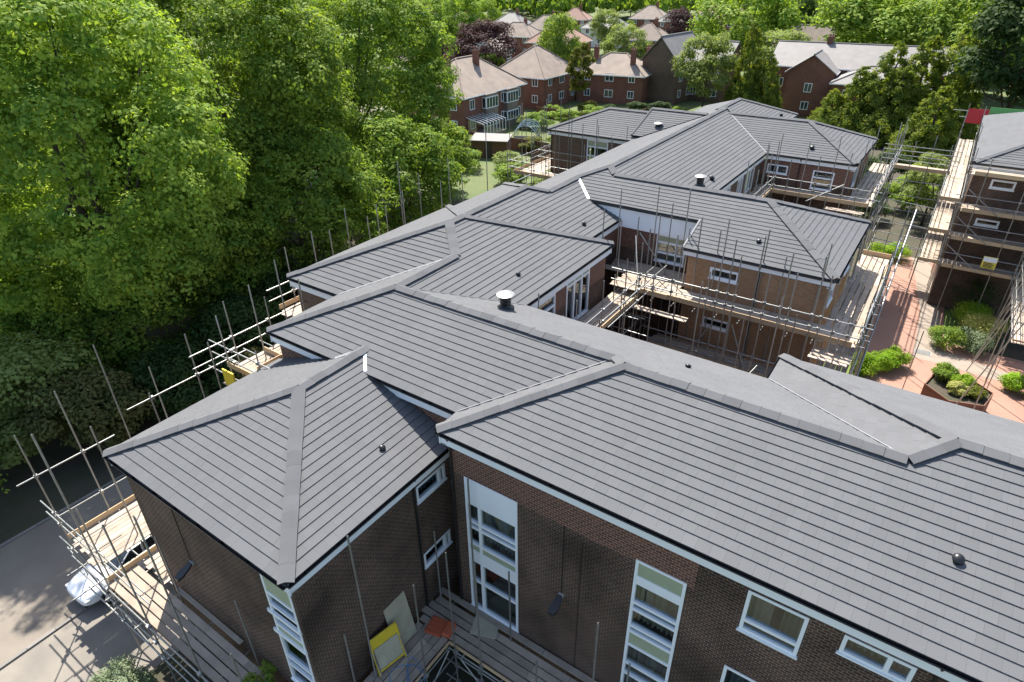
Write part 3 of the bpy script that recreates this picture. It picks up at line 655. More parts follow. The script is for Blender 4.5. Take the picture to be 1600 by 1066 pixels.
hw = [(3.40, 3.52, -1.2, -1.06), (3.66, 3.76, -1.2, -1.06), (3.84, 3.98, -1.24, -1.05)]
wall(G_, 'E', -.958, 3.097, 4.128, 0, ZS, M['brick_brown'], hw); [window(G_, 'E', -.958, h, cols=(.5,), rows=(.3,)) for h in hw]
wall(G_, 'E', -.448, 4.128, 4.822, 0, ZS, M['brick_dark'], [(4.3, 4.42, -1.18, -1.06)]); window(G_, 'E', -.448, (4.3, 4.42, -1.18, -1.06)); wall(G_, 'N', 4.822, -1.078, -.448, 0, ZS, M['brick_dark']); wall(G_, 'E', -1.078, 4.822, 5.382, 0, ZS, M['brick_dark']); wall(G_, 'W', -1.752, 2.70, 5.382, 0, ZS, M['brick_brown'])
eave(G_, 'S', 4.11, -.94, -.43, fh=.32); eave(G_, 'E', -.94, 3.115, 4.11); eave(G_, 'E', -.43, 4.11, 4.84); eave(G_, 'E', -1.06, 4.84, 5.4); eave(G_, 'W', -1.77, 2.72, 3.97)
downpipe(G_, 'S', 4.128, -.73, 0, ZS)
flue_cowl(ro, hE7, -1.01, 3.145, .9); vent_tile(ro, iS, -.70, 4.2, 1.2); vent_tile(ro, hE7, -1.0, 3.3, 1.3); vent_tile(ro, jE, -1.12, 5.15, 1.2)
flue_cowl(ro, eWn, -1.66, 4.13, .9)
# ---- back-left wing
kS, kW, kN = ('S', 3.97, -1.), ('W', -2.425, -1.), ('N', 4.61, -1.); kS2, kN2 = ('S', 3.93, -1.), ('N', 4.70, -1.)
H_ = wing('back left wing with brown brick gable-less wall facing the gardens')
H_['label'] = 'short back left wing with hipped roof and brown brick wall near the gardens'
ro = roof(H_, [(kS, [(-2.425, 3.97), (-1.77, 3.97), (-1.45, 4.29), (-2.105, 4.29)]), (kW, [(-2.425, 3.97), (-2.105, 4.29), (-2.425, 4.61)]), (kN, [(-2.105, 4.29), (-1.45, 4.29), (-1.77, 4.61), (-2.425, 4.61)]),
               (kS2, [(-1.79, 4.0), (-1.72, 4.0), (-1.40, 4.315), (-1.79, 4.315)]), (kN2, [(-1.79, 4.315), (-1.40, 4.315), (-1.74, 4.66), (-1.79, 4.66)])], 0, .9)
for a, b_, c, d in (((-2.425, 3.97), (-2.105, 4.29), kS, kW), ((-2.105, 4.29), (-1.79, 4.29), kS, kN), ((-1.79, 4.315), (-1.40, 4.315), kS2, kN2)): caps(ro, a, b_, c, d, .9)
b = MB(); p, q = P3(kS2, -1.79, 4.0), P3(kS2, -1.79, 4.315); b.tube([p + Vector((0, 0, .02)), q + Vector((0, 0, .05))], [.08, .08], 6); b.obj('verge_cap', 'ridge_tile', ro)
hw = [(-2.112, -1.95, -1.19, -1.035)]
wall(H_, 'S', 3.988, -2.407, -1.76, 0, ZS, M['brick_brown'], hw); window(H_, 'S', 3.988, hw[0], cols=(.4,), rows=(.3, .7), panels=((2, 'green_panel'),)); wall(H_, 'W', -2.407, 3.988, 4.592, 0, ZS, M['brick_brown'])
eave(H_, 'S', 3.97, -2.425, -1.78, fh=.3); eave(H_, 'W', -2.425, 3.97, 4.61); downpipe(H_, 'S', 3.988, -2.40, 0, ZS)
# ---- right block across the courtyard
lS, lW = ('S', 4.52, -1.), ('W', .125, -1.)
I_ = wing('scaffolded brick block across the courtyard with grey hipped roof')
ro = roof(I_, [(lS, [(.125, 4.52), (1.3, 4.52), (.71, 5.105)]), (lW, [(.125, 4.52), (.71, 5.105), (.71, 5.5), (.125, 6.08)]), (('N', 6.08, -1.), [(.125, 6.08), (.71, 5.5), (1.3, 6.08)])], 0, .9)
caps(ro, (.125, 4.52), (.71, 5.105), lS, lW, .9)
hw = [(.238, .356, -1.134, -1.083), (.233, .351, -1.358, -1.317)]
wall(I_, 'S', 4.538, .143, 1.28, 0, ZS, M['brick_dark'], hw); [window(I_, 'S', 4.538, h, fw=.11) for h in hw]; wall(I_, 'W', .143, 4.538, 6.06, 0, ZS, M['brick_dark'])
eave(I_, 'S', 4.52, .125, 1.3, fh=.3); eave(I_, 'W', .125, 4.52, 6.08)
#PART2
# ------------------------------------------------------------------ scaffolding
class Scaffold:
    def __init__(s, label, x=0, y=0):
        s.o = empty('scaffold', (0, 0, 0), 0, label, 'scaffold', 'scaffolds round the brick building'); s.rnd = random.Random(len(label) * 7); s.poles = []; s.nc = 0
    def tube(s, p, q, name='ledger', r=.026):
        p = (p[0] * U, p[1] * U, mz(p[2])); q = (q[0] * U, q[1] * U, mz(q[2])); return place(name, cyl('steel'), p, q, r, r, s.o)
    def pole(s, x, y, ztop, zbot=-1.92, lean=.004):
        j = s.rnd.uniform(-lean, lean); k = s.rnd.uniform(-lean, lean); s.poles.append((x, y, ztop))
        b = s.tube((x, y, zbot), (x + j, y + k, ztop), 'standard')
        e = MB(); return b
    def couplers(s, limit=60):
        for c in list(s.o.children):
            if c.name.split('.')[0] not in ('guard_rail', 'ledger') or s.nc > limit: continue
            m = c.matrix_world; a = m @ Vector((0, 0, -.5)); b = m @ Vector((0, 0, .5)); d = b - a; L2 = d.x * d.x + d.y * d.y
            for (x, y, zt) in s.poles:
                px, py = x * U, y * U; t = ((px - a.x) * d.x + (py - a.y) * d.y) / L2
                if 0 <= t <= 1:
                    q = a + d * t
                    if math.hypot(q.x - px, q.y - py) < .2 and q.z < mz(zt): place('coupler', cube('steel'), (q.x, q.y, q.z - .055), (q.x, q.y, q.z + .055), .12, .11, s.o); s.nc += 1
    def clamp(s, x, y, z):
        b = place('coupler', cube('steel'), (x * U, y * U, mz(z) - .06), (x * U, y * U, mz(z) + .06), .12, .11, s.o); return b
    def deck(s, x0, x1, y0, y1, z, along='x', wd=.225, ln=3.9):
        X0, X1, Y0, Y1 = x0 * U, x1 * U, y0 * U, y1 * U; Z = mz(z)
        if along == 'x': a0, a1, c0, c1 = X0, X1, Y0, Y1
        else: a0, a1, c0, c1 = Y0, Y1, X0, X1
        n = max(1, int((c1 - c0) / wd + .15)); st = (c1 - c0) / n
        for k in range(n):
            t = a0 - s.rnd.uniform(0, .25); c = c0 + (k + .5) * st
            while t < a1 - .2:
                e = min(t + ln * s.rnd.choice((1, 1, .62)), a1 + s.rnd.uniform(0, .2)); dz = s.rnd.uniform(-.006, .006); dc = s.rnd.uniform(-.008, .008)
                p, q = ((t, c + dc, Z + dz), (e - .012, c - dc, Z - dz)) if along == 'x' else ((c + dc, t, Z + dz), (c - dc, e - .012, Z - dz))
                place('board', cube('board'), p, q, min(wd, st) - .014, .038, s.o); t = e
    def toe(s, p, q, z, h=.22):
        place('toe_board', cube('toe_wood'), (p[0] * U, p[1] * U, mz(z) + .14), (q[0] * U, q[1] * U, mz(z) + .14), .038, h, s.o)
    def rails(s, p, q, z, hs=(.5, 1.0), ext=.03):
        d = Vector((q[0] - p[0], q[1] - p[1])).normalized() * ext
        for h in hs: s.tube((p[0] - d.x, p[1] - d.y, z + h / U), (q[0] + d.x, q[1] + d.y, z + h / U), 'guard_rail')
    def transoms(s, pts, z, dx, dy):
        for x, y in pts: s.tube((x - dx * .15, y - dy * .15, z - .006), (x + dx, y + dy, z - .006), 'transom')

DZ = -1.65
# front left corner: west deck and south deck of the low block
s = Scaffold('scaffold with sunlit boards over the parked car at the lower left block')
s.deck(-2.08, -1.885, .385, .95, DZ, 'y'); s.toe((-2.09, .375), (-2.09, .95), DZ); s.toe((-1.80, .36), (-1.80, .95), DZ)
s.deck(-1.79, -1.648, .47, .95, DZ, 'y'); s.deck(-1.80, -.94, .352, .449, DZ, 'x'); s.toe((-1.78, .345), (-.94, .345), DZ - .012, .1)
s.deck(-1.56, -1.27, .452, .466, DZ + .03, 'x', .15)
for x, y, zt in ((-2.1, .375, -1.205), (-1.727, .34, -1.011), (-2.1, .517, -1.126), (-1.92, .515, -1.185), (-2.1, .66, -1.03), (-2.1, .80, -1.19), (-1.251, .338, -1.024), (-1.187, .458, -1.389), (-1.561, .455, -1.381), (-1.82, .37, -1.35), (-1.5, .338, -1.2), (-1.82, .66, -1.3), (-1.0, .338, -1.3), (-1.69, .458, -1.38)): s.pole(x, y, zt)
s.tube((-2.1, .32, -1.37), (-2.1, .62, -1.37), 'guard_rail'); s.tube((-2.1, .375, -1.55), (-2.1, .95, -1.55), 'guard_rail')
for z in (-1.53, -1.58, -1.70): s.tube((-2.2, .372, z), (-1.55, .372, z), 'guard_rail')
for z in (-1.6, -1.67, -1.75): s.tube((-1.95, .335, z), (-.9, .335, z), 'guard_rail')
s.tube((-2.1, .36, -1.68), (-1.62, .36, -1.9), 'brace'); s.tube((-1.95, .30, -1.66), (-1.95, .95, -1.66), 'transom'); s.tube((-1.85, .26, -1.67), (-1.85, .95, -1.67), 'transom'); s.tube((-2.0, .385, -1.9), (-1.7, .36, -1.68), 'brace')
for k in range(8): s.tube((-2.12, .40 + k * .07, -1.655), (-1.63, .40 + k * .07, -1.655), 'transom')
for k in range(5): s.tube((-1.75 + k * .17, .32, -1.656), (-1.75 + k * .17, .468, -1.656), 'transom')
s.couplers()
s = Scaffold('scaffold deck in the shaded front corner carrying the yellow frame')
s.deck(-.905, -.792, .40, .80, DZ, 'y'); s.deck(-.905, 1.0, .806, .905, DZ, 'x'); s.deck(-.90, .9, .912, .931, DZ + .004, 'x')
s.toe((-.785, .40), (-.785, .80), DZ - .012, .1); s.toe((-.785, .80), (1.0, .80), DZ - .012, .1)
for x, y, zt in ((-.882, .607, -1.106), (-.905, .555, -1.417), (-.78, .693, -1.287), (-.755, .79, -1.251), (-.641, .902, -1.355), (-.898, .9, -1.36), (-.668, .795, -1.235), (-.487, .795, -1.47), (-.775, .915, -1.111), (-.335, .795, -1.20), (-.30, .915, -1.47), (-.1, .795, -1.6), (.2, .795, -1.6), (-.78, .45, -1.5)): s.pole(x, y, zt)
for z in (-1.66, -1.72, -1.80): s.tube((-.78, .40, z), (-.78, .82, z), 'ledger'); s.tube((-.80, .792, z), (1., .792, z), 'ledger')
s.rails((-.72, .79), (-.3, .79), -1.70, (.3,)); s.tube((-.78, .5, -1.9), (-.78, .79, -1.67), 'brace'); s.tube((-.74, .79, -1.67), (-.5, .79, -1.9), 'brace')
for k in range(14): s.tube((-.86 + k * .13, .78, -1.657), (-.86 + k * .13, .938, -1.657), 'transom')
# west side of the middle wing
s.couplers()
s = Scaffold('small scaffold with bright boards at the west corner of the middle wing')
s.deck(-1.86, -1.66, .98, 1.30, -1.19, 'y'); s.toe((-1.75, .99), (-1.75, 1.1), -1.19); s.deck(-1.82, -1.40, .955, 1.0, -1.19, 'x'); s.toe((-1.87, .955), (-1.40, .955), -1.19); s.deck(-1.83, -1.5, .90, .935, -1.22, 'x')
s.toe((-1.85, 1.09), (-1.67, 1.09), -1.19)
for x, y, zt in ((-1.8, .93, -.955), (-1.8, 1.06, -.90), (-1.8, 1.173, -.851), (-1.87, 1.0, -.953), (-1.86, .90, -1.061), (-1.8, 1.26, -.953), (-1.66, .95, -1.05), (-1.87, 1.15, -1.0), (-1.52, .95, -1.08)): s.pole(x, y, zt)
for h in (.5, 1.0): s.tube((-1.88, .84, -1.19 + h / U), (-1.88, 1.36, -1.19 + h / U), 'guard_rail'); s.tube((-1.93, .945, -1.19 + h / U), (-1.45, .945, -1.19 + h / U), 'guard_rail')
s.tube((-1.9, .62, -1.18), (-1.9, 1.05, -1.18), 'guard_rail'); s.tube((-1.9, .72, -1.3), (-1.9, 1.05, -1.3), 'guard_rail'); s.pole(-1.9, .70, -1.16); s.pole(-1.9, .86, -1.02)
for k in range(5): s.tube((-1.95, .93 + k * .07, -1.2), (-1.62, .93 + k * .07, -1.2), 'transom')
b = MB(); b.box(-1.80 * U, -1.74 * U, .895 * U, .90 * U, mz(-1.20), mz(-1.14)); pl = b.obj('gate_panel', 'yellow_paint', s.o)
# row of poles along the trees
s.couplers()
s = Scaffold('line of bare scaffold poles rising along the tree side of the roofs')
for x, y, zt in ((-2.08, 1.42, -.95), (-2.08, 1.555, -.928), (-2.08, 1.649, -.952), (-2.08, 1.749, -.885), (-2.08, 1.869, -.955), (-2.08, 1.934, -.92), (-2.08, 1.985, -.941), (-2.08, 2.088, -.761), (-2.08, 2.10, -.90), (-2.08, 2.221, -.846), (-2.08, 2.379, -.923), (-2.08, 2.449, -.823), (-2.08, 2.55, -.92), (-2.06, 2.75, -.75), (-2.06, 2.95, -.9), (-2.0, 3.1, -.8), (-2.0, 3.3, -.93)): s.pole(x, y, zt)
s.deck(-2.06, -1.95, 1.33, 2.9, -1.19, 'y'); s.rails((-2.085, 1.33), (-2.085, 3.2), -1.19); s.toe((-2.07, 1.33), (-2.07, 2.9), -1.19)
# garden side of the back left wing
s.couplers()
s = Scaffold('scaffold with boards round the back left wing beside the gardens')
s.deck(-2.60, -2.44, 3.80, 4.7, -1.30, 'y'); s.deck(-2.60, -1.8, 3.80, 3.95, -1.30, 'x'); s.toe((-2.60, 3.80), (-1.8, 3.80), -1.30); s.toe((-2.61, 3.8), (-2.61, 4.7), -1.30)
for k in range(9): s.pole(-2.62 + k * .10, 3.78 - .0, (-.93, -.80, -1.0, -.76, -.98, -.85, -1.02, -.88, -.95)[k])
for k in range(7): s.pole(-2.45 + k * .11, 3.93, (-.86, -.97, -.82, -.92, -.88, -.98, -.9)[k])
for y in (4.0, 4.25, 4.5): s.pole(-2.63, y, -.9)
s.rails((-2.62, 3.785), (-1.75, 3.785), -1.30); s.rails((-2.62, 3.785), (-2.62, 4.7), -1.30); s.rails((-2.45, 3.93), (-1.8, 3.93), -1.19, (.0, .5))
# courtyard inner corner
s.couplers()
s = Scaffold('scaffold tower with guard rails filling the inner courtyard corner')
s.deck(-1.045, -.93, 1.66, 2.38, -1.22, 'y'); s.toe((-.925, 1.75), (-.925, 2.25), -1.22); s.deck(-1.05, -.80, 2.28, 2.56, -1.19, 'x'); s.toe((-.93, 2.27), (-.80, 2.27), -1.19)
s.deck(-1.04, -.93, 1.68, 2.0, -1.42, 'y'); s.deck(-1.16, -.8, 2.44, 2.57, -1.2, 'x')
for x, y, zt in ((-.92, 1.72, -.99), (-.92, 1.93, -1.0), (-.92, 2.12, -.98), (-.92, 2.26, -.96), (-1.04, 2.30, -.90), (-1.12, 2.30, -.87), (-1.14, 2.5, -.84), (-1.05, 2.5, -.95), (-.97, 2.5, -.80), (-.90, 2.5, -.86), (-.84, 2.5, -.79), (-.80, 2.44, -.93), (-.86, 2.27, -1.02), (-.77, 2.30, -.95), (-.90, 2.05, -1.08), (-.88, 1.82, -1.1), (-1.04, 1.66, -.97), (-1.04, 1.62, -1.02)): s.pole(x, y, zt)
for z in (-1.12, -1.17, -1.33, -1.38, -1.5): s.tube((-.92, 1.6, z), (-.92, 2.4, z), 'guard_rail')
for z in (-1.10, -1.15): s.tube((-1.05, 2.26, z), (-.80, 2.26, z), 'guard_rail'); s.tube((-.88, 1.9, z - .02), (-.88, 2.45, z - .02), 'guard_rail')
for k in range(9): s.tube((-1.02, 1.72 + k * .07, -1.24 - .03 * (k % 3)), (-.86, 1.72 + k * .07, -1.24 - .03 * (k % 3)), 'transom')
s.tube((-.92, 2.26, -1.19), (-1.04, 2.46, -1.02), 'brace'); s.tube((-1.04, 2.5, -1.02), (-.88, 2.5, -1.2), 'brace')
for k, z in enumerate((-1.27, -1.33)): s.tube((-.93, 1.75, z), (-.80, 2.0, z), 'guard_rail')
for k in range(7): s.tube((-.985, 1.78 + k * .055, -1.16 - .035 * k), (-.895, 1.78 + k * .055, -1.16 - .035 * k), 'stair_tread', .03)
for x in (-.985, -.895): place('stair_stringer', cube('orange_plastic'), (x * U, 1.74 * U, mz(-1.13)), (x * U, 2.16 * U, mz(-1.39)), .05, .16, s.o)
for k in range(3): place('stair_panel', cube('orange_plastic'), ((-.97 + k * .03) * U, 1.9 * U, mz(-1.30)), ((-.97 + k * .03) * U, 2.02 * U, mz(-1.30)), .03, .5, s.o)
for k in range(5): s.tube((-1.0, 1.70 + .1 * k, -1.28), (-.80, 1.70 + .1 * k, -1.28), 'transom'); s.tube((-1.0, 1.75 + .1 * k, -1.36), (-.82, 1.75 + .1 * k, -1.36), 'transom')
for x, y in ((-.985, 1.74), (-.895, 1.74), (-.985, 2.16), (-.895, 2.16), (-.84, 1.95), (-.82, 2.15)): s.pole(x, y, -1.08)
# south and east side of the courtyard wing
s.couplers()
s = Scaffold('long scaffold with two board decks along the orange brick courtyard wall')
for z, x1 in ((-1.19, -.10), (-1.43, -.10)):
    s.deck(-.86, x1, 2.285, 2.40, z, 'x'); s.toe((-.86, 2.275), (x1, 2.275), z)
s.deck(-.92, -.70, 2.22, 2.26, -1.24, 'x'); s.deck(-.92, -.66, 2.24, 2.27, -1.46, 'x')
s.deck(-.215, -.095, 2.29, 3.22, -1.19, 'y'); s.toe((-.09, 2.28), (-.09, 3.22), -1.19, .1); s.toe((-.215, 3.23), (-.09, 3.23), -1.19); s.deck(-.21, -.10, 2.2, 2.29, -1.23, 'x')
s.deck(-.21, -.10, 2.3, 3.2, -1.43, 'y')
for x, y, zt in ((-.78, 2.265, -.90), (-.64, 2.265, -1.02), (-.56, 2.265, -.87), (-.53, 2.265, -.93), (-.42, 2.265, -.98), (-.36, 2.265, -.88), (-.33, 2.265, -.95), (-.22, 2.265, -.93), (-.17, 2.265, -.85), (-.70, 2.10, -1.12), (-.50, 2.10, -1.10), (-.45, 2.12, -1.11), (-.28, 2.13, -1.04), (-.14, 2.2, -1.12), (-.08, 2.27, -1.0), (-.08, 2.5, -.95), (-.08, 2.75, -.98), (-.08, 3.0, -.96), (-.08, 3.24, -.93), (-.20, 3.24, -.95), (-.205, 2.45, -1.02), (-.205, 2.7, -1.02), (-.205, 2.9, -1.02), (-.205, 3.1, -1.02), (-.40, 2.40, -.95), (-.27, 2.40, -.92)): s.pole(x, y, zt)
for x, y, zt in ((-.74, 2.40, -.86), (-.66, 2.40, -.9), (-.60, 2.27, -.80), (-.48, 2.40, -.86), (-.46, 2.27, -.84), (-.25, 2.27, -.82), (-.86, 2.27, -.84), (-.12, 2.27, -.93), (-.90, 2.27, -.9), (-.62, 2.12, -1.0), (-.34, 2.15, -1.0)): s.pole(x, y, zt)
for z in (-1.19, -1.43): s.rails((-.86, 2.265), (-.08, 2.265), z); s.rails((-.08, 2.265), (-.08, 3.24), z, (.5, .75, 1.0))
s.tube((-.52, 2.265, -1.22), (-.36, 2.265, -1.6), 'brace'); s.tube((-.78, 2.265, -1.6), (-.6, 2.265, -1.24), 'brace')
s.tube((-.06, 1.72, -1.72), (-.06, 3.5, -1.02), 'ladder_beam', .04)
for k in range(9): s.tube((-.86 + k * .09, 2.25, -1.2), (-.86 + k * .09, 2.41, -1.2), 'transom'); s.tube((-.1 - .12, 2.32 + k * .1, -1.2), (-.06, 2.32 + k * .1, -1.2), 'transom')
for z in (-1.3, -1.36): s.tube((-.42, 2.0, z), (-.2, 2.0, z), 'guard_rail')
s.pole(-.38, 2.0, -1.2); s.pole(-.25, 2.0, -1.22); s.tube((-.4, 1.95, -1.3), (-.36, 2.06, -1.24), 'brace')
# far wing scaffold
s.couplers()
s = Scaffold('scaffold with bright rails and boards along the far courtyard wing')
s.deck(-.93, -.30, 3.97, 4.10, -1.19, 'x'); s.toe((-.84, 3.965), (-.30, 3.965), -1.19); s.deck(-.935, -.84, 3.3, 4.1, -1.19, 'y'); s.toe((-.835, 3.3), (-.835, 3.97), -1.19); s.deck(-.425, -.30, 4.0, 5.0, -1.19, 'y'); s.deck(-.5, -.32, 3.88, 3.93, -1.21, 'x')
for k in range(9): s.pole(-.90 + k * .075, 3.955, (-.9, -.84, -.98, -.87, -.94, -.82, -.9, -.95, -.85)[k])
for k in range(7): s.pole(-.83, 3.2 + k * .12, (-.93, -.86, -.9, -.96, -.85, -.92, -.88)[k])
for k in range(6): s.pole(-.285, 4.0 + k * .2, (-.85, -.93, -.8, -.9, -.84, -.92)[k])
for k in range(4): s.pole(-.42, 4.15 + k * .2, (-.97, -.9, -.95, -.9)[k])
s.rails((-.84, 3.955), (-.28, 3.955), -1.19); s.rails((-.83, 3.3), (-.83, 3.96), -1.19); s.rails((-.285, 3.95), (-.285, 5.0), -1.19, (.5, 1., 1.4)); s.tube((-.62, 3.9, -1.19), (-.45, 3.96, -1.08), 'brace')
for z in (-1.3, -1.42, -1.55, -1.68): s.tube((-.285, 3.95, z), (-.285, 5.0, z), 'ledger')
# bridge between the two blocks
s.couplers()
s = Scaffold('scaffold walkway bridging from the far wing to the right block')
s.deck(-.29, .03, 4.95, 5.08, -1.19, 'x'); s.toe((-.29, 4.94), (.03, 4.94), -1.19, .25)
for z in (-1.04, -1.07, -1.10, -1.13): s.tube((-.38, 4.94, z), (.06, 4.94, z), 'guard_rail')
for z in (-1.25, -1.35, -1.45, -1.55, -1.62, -1.70, -1.78): s.tube((-.3, 4.9, z), (.06, 4.9, z), 'ledger')
for x in (-.3, -.2, -.1, .0): s.pole(x, 4.92, -1.0 + .05 * (x * 10 % 2))
for k in range(5): s.tube((-.28, 4.6 - .1 * k, -1.3 - .1 * k), (.02, 4.6 - .1 * k, -1.32 - .1 * k), 'ledger')
# right block
s.couplers()
s = Scaffold('tall scaffold with four lifts and red sheet round the right block')
for z in (-1.03, -1.24, -1.41, -1.585): s.deck(.14, 1.2, 4.36, 4.5, z, 'x'); s.toe((.14, 4.35), (1.2, 4.35), z); s.rails((.12, 4.345), (1.2, 4.345), z, (.5, 1.0))
for z in (-1.19, -1.38, -1.57): s.deck(.02, .115, 4.36, 6.1, z, 'y'); s.rails((.015, 4.3), (.015, 6.15), z, (.5, 1.0)); s.rails((.12, 4.3), (.12, 6.15), z, (.5,)); s.toe((.01, 4.34), (.12, 4.34), z)
for k in range(8): s.pole(.015, 4.32 + k * .26, (-.98, -.9, -1.0, -.95, -1.02, -.9, -.97, -.93)[k]); s.pole(.12, 4.32 + k * .26, (-1.0, -.93, -.98, -.9, -1., -.97, -.9, -.95)[k])
for k in range(6): s.pole(.20 + k * .19, 4.345, (-.93, -.82, -.88, -.78, -.9, -.85)[k])
for z in (-1.24, -1.41, -1.58): s.tube((.13, 4.345, z + .14), (.32, 4.345, z), 'brace'); s.tube((.5, 4.345, z), (.7, 4.345, z + .14), 'brace')
s.tube((-.08, 6.14, -.985), (1.0, 6.14, -.985), 'guard_rail'); s.tube((-.03, 6.14, -1.03), (.5, 6.14, -1.03), 'guard_rail')
b = MB(); b.box(.02 * U, .15 * U, 6.13 * U, 6.132 * U, mz(-1.07), mz(-.965)); b.obj('red_sheet', 'red_sheet', s.o)
b = MB(); b.box(.15 * U, .55 * U, 6.135 * U, 6.137 * U, mz(-1.02), mz(-.945)); b.obj('green_netting', 'green_net', s.o)
sg = MB(); sg.box(.325 * U, .395 * U, 4.325 * U, 4.328 * U, mz(-1.535), mz(-1.465)); sgo = sg.obj('warning_sign', 'yellow_sign', s.o); sg = MB(); sg.box(.325 * U + .03, .395 * U - .03, 4.3235 * U, 4.325 * U, mz(-1.535) + .42, mz(-1.465) - .03); sg.obj('white_header', 'white_upvc', sgo)
sg = MB()
for k in range(4): sg.box(.325 * U + .1, .395 * U - .1 - .09 * (k % 2), 4.323 * U, 4.325 * U, mz(-1.535) + .06 + k * .085, mz(-1.535) + .10 + k * .085)
sg.obj('print_line', 'sign_ink', sgo)
# edge scaffold at right frame side
s.couplers()
s = Scaffold('scaffold beside the courtyard hedge at the right edge')
s.deck(.50, .66, 3.55, 4.3, -1.60, 'y'); s.toe((.50, 3.55), (.66, 3.55), -1.6, .1)
for k in range(6): s.pole(.49, 3.55 + k * .15, (-1.2, -1.1, -1.25, -1.15, -1.2, -1.1)[k]); s.pole(.66, 3.55 + k * .15, -1.15)
for z in (-1.35, -1.42, -1.5, -1.56): s.tube((.49, 3.5, z), (.49, 4.35, z), 'guard_rail')
for k in range(4): s.tube((.40 + .02 * k, 3.75 + k * .12, -1.92), (.50, 3.72 + k * .12, -1.42), 'brace')
for x, y, zt in ((.135, 3.33, -1.55), (.41, 3.06, -1.38)): s.pole(x, y, zt)
s.tube((.335, 3.2, -1.92), (.475, 3.2, -1.3), 'brace', .03)

s.couplers()
# ------------------------------------------------------------------ loose things on the decks
ZD = mz(DZ) + .02
t = empty('barrier_frame', (-.868 * U, .66 * U, ZD), math.radians(-12), 'yellow metal frame leaning against the dark brick wall', 'frame')
R0 = Matrix.Rotation(math.radians(-17), 4, 'Y') @ Matrix.Scale(1.15, 4)
b = MB()
for (p, q) in (((0, -.38, 0), (0, -.38, 1.05)), ((0, .38, 0), (0, .38, 1.05)), ((0, -.38, 1.05), (0, .38, 1.05)), ((0, -.38, .1), (0, .38, .1))): b.tube([R0 @ Vector(p), R0 @ Vector(q)], [.035, .035], 8)
b.obj('frame', 'yellow_paint', t)
b = MB(); b.box(-.012, .012, -.36, .36, .78, 1.03, R0); b.obj('top_panel', 'yellow_paint', t); b = MB(); b.box(-.008, .008, -.34, .34, .14, .76, R0); b.obj('infill_panel', 'ply', t)
for y in (-.38, .38): b = MB(); b.tube([R0 @ Vector((.08, y, 0)), R0 @ Vector((.02, y, .7))], [.02, .02], 6); b.obj('rear_leg', 'steel_bright', t)
b = MB(); b.box(-.01, .01, -.42, .42, 0, 1.65, Matrix.Translation((-.918 * U + .32, .735 * U, ZD)) @ Matrix.Rotation(math.radians(-11), 4, 'Y')); tag(b.obj('plywood_sheet', 'ply'), 'tall scuffed plywood sheet leaning on the wall behind the yellow frame', 'board')
b = MB(); b.box(-.40, .40, -.33, .33, 0, .02, Matrix.Translation((-.728 * U, .905 * U - .1, ZD + .006)) @ Matrix.Rotation(.35, 4, 'Z')); tag(b.obj('loose_board', 'ply'), 'flat tan board lying on the deck below the tall window', 'board')
t = empty('orange_barrier', (-.83 * U, .82 * U, ZD), .2, 'faded orange plastic panel lying flat in the deck corner', 'panel')
b = MB(); b.box(-.45, .1, -.3, .3, 0, .05); bevel(b.obj('panel', 'orange_plastic', t), .01); b = MB(); b.box(.12, .38, -.22, .25, 0, .16); bevel(b.obj('crate', 'orange_plastic', t), .02)
for k in range(4): b = MB(); b.box(-.42, .07, -.27 + k * .15, -.19 + k * .15, .05, .065); b.obj('slat', 'orange_plastic', t)
b = MB(); pts = [(-.80 * U + .25 * math.cos(a * 1.3) * (1 + .1 * a), .66 * U + .32 * math.sin(a) * (1 + .05 * a), ZD + .012 + .004 * k) for k, a in enumerate(np.linspace(0, 13, 46))]
b.tube(pts, [.012] * len(pts), 5); tag(b.obj('rope', 'blue_rope', None, True), 'blue rope coiled loosely on the shaded deck', 'rope')
for k in range(14):
    pass

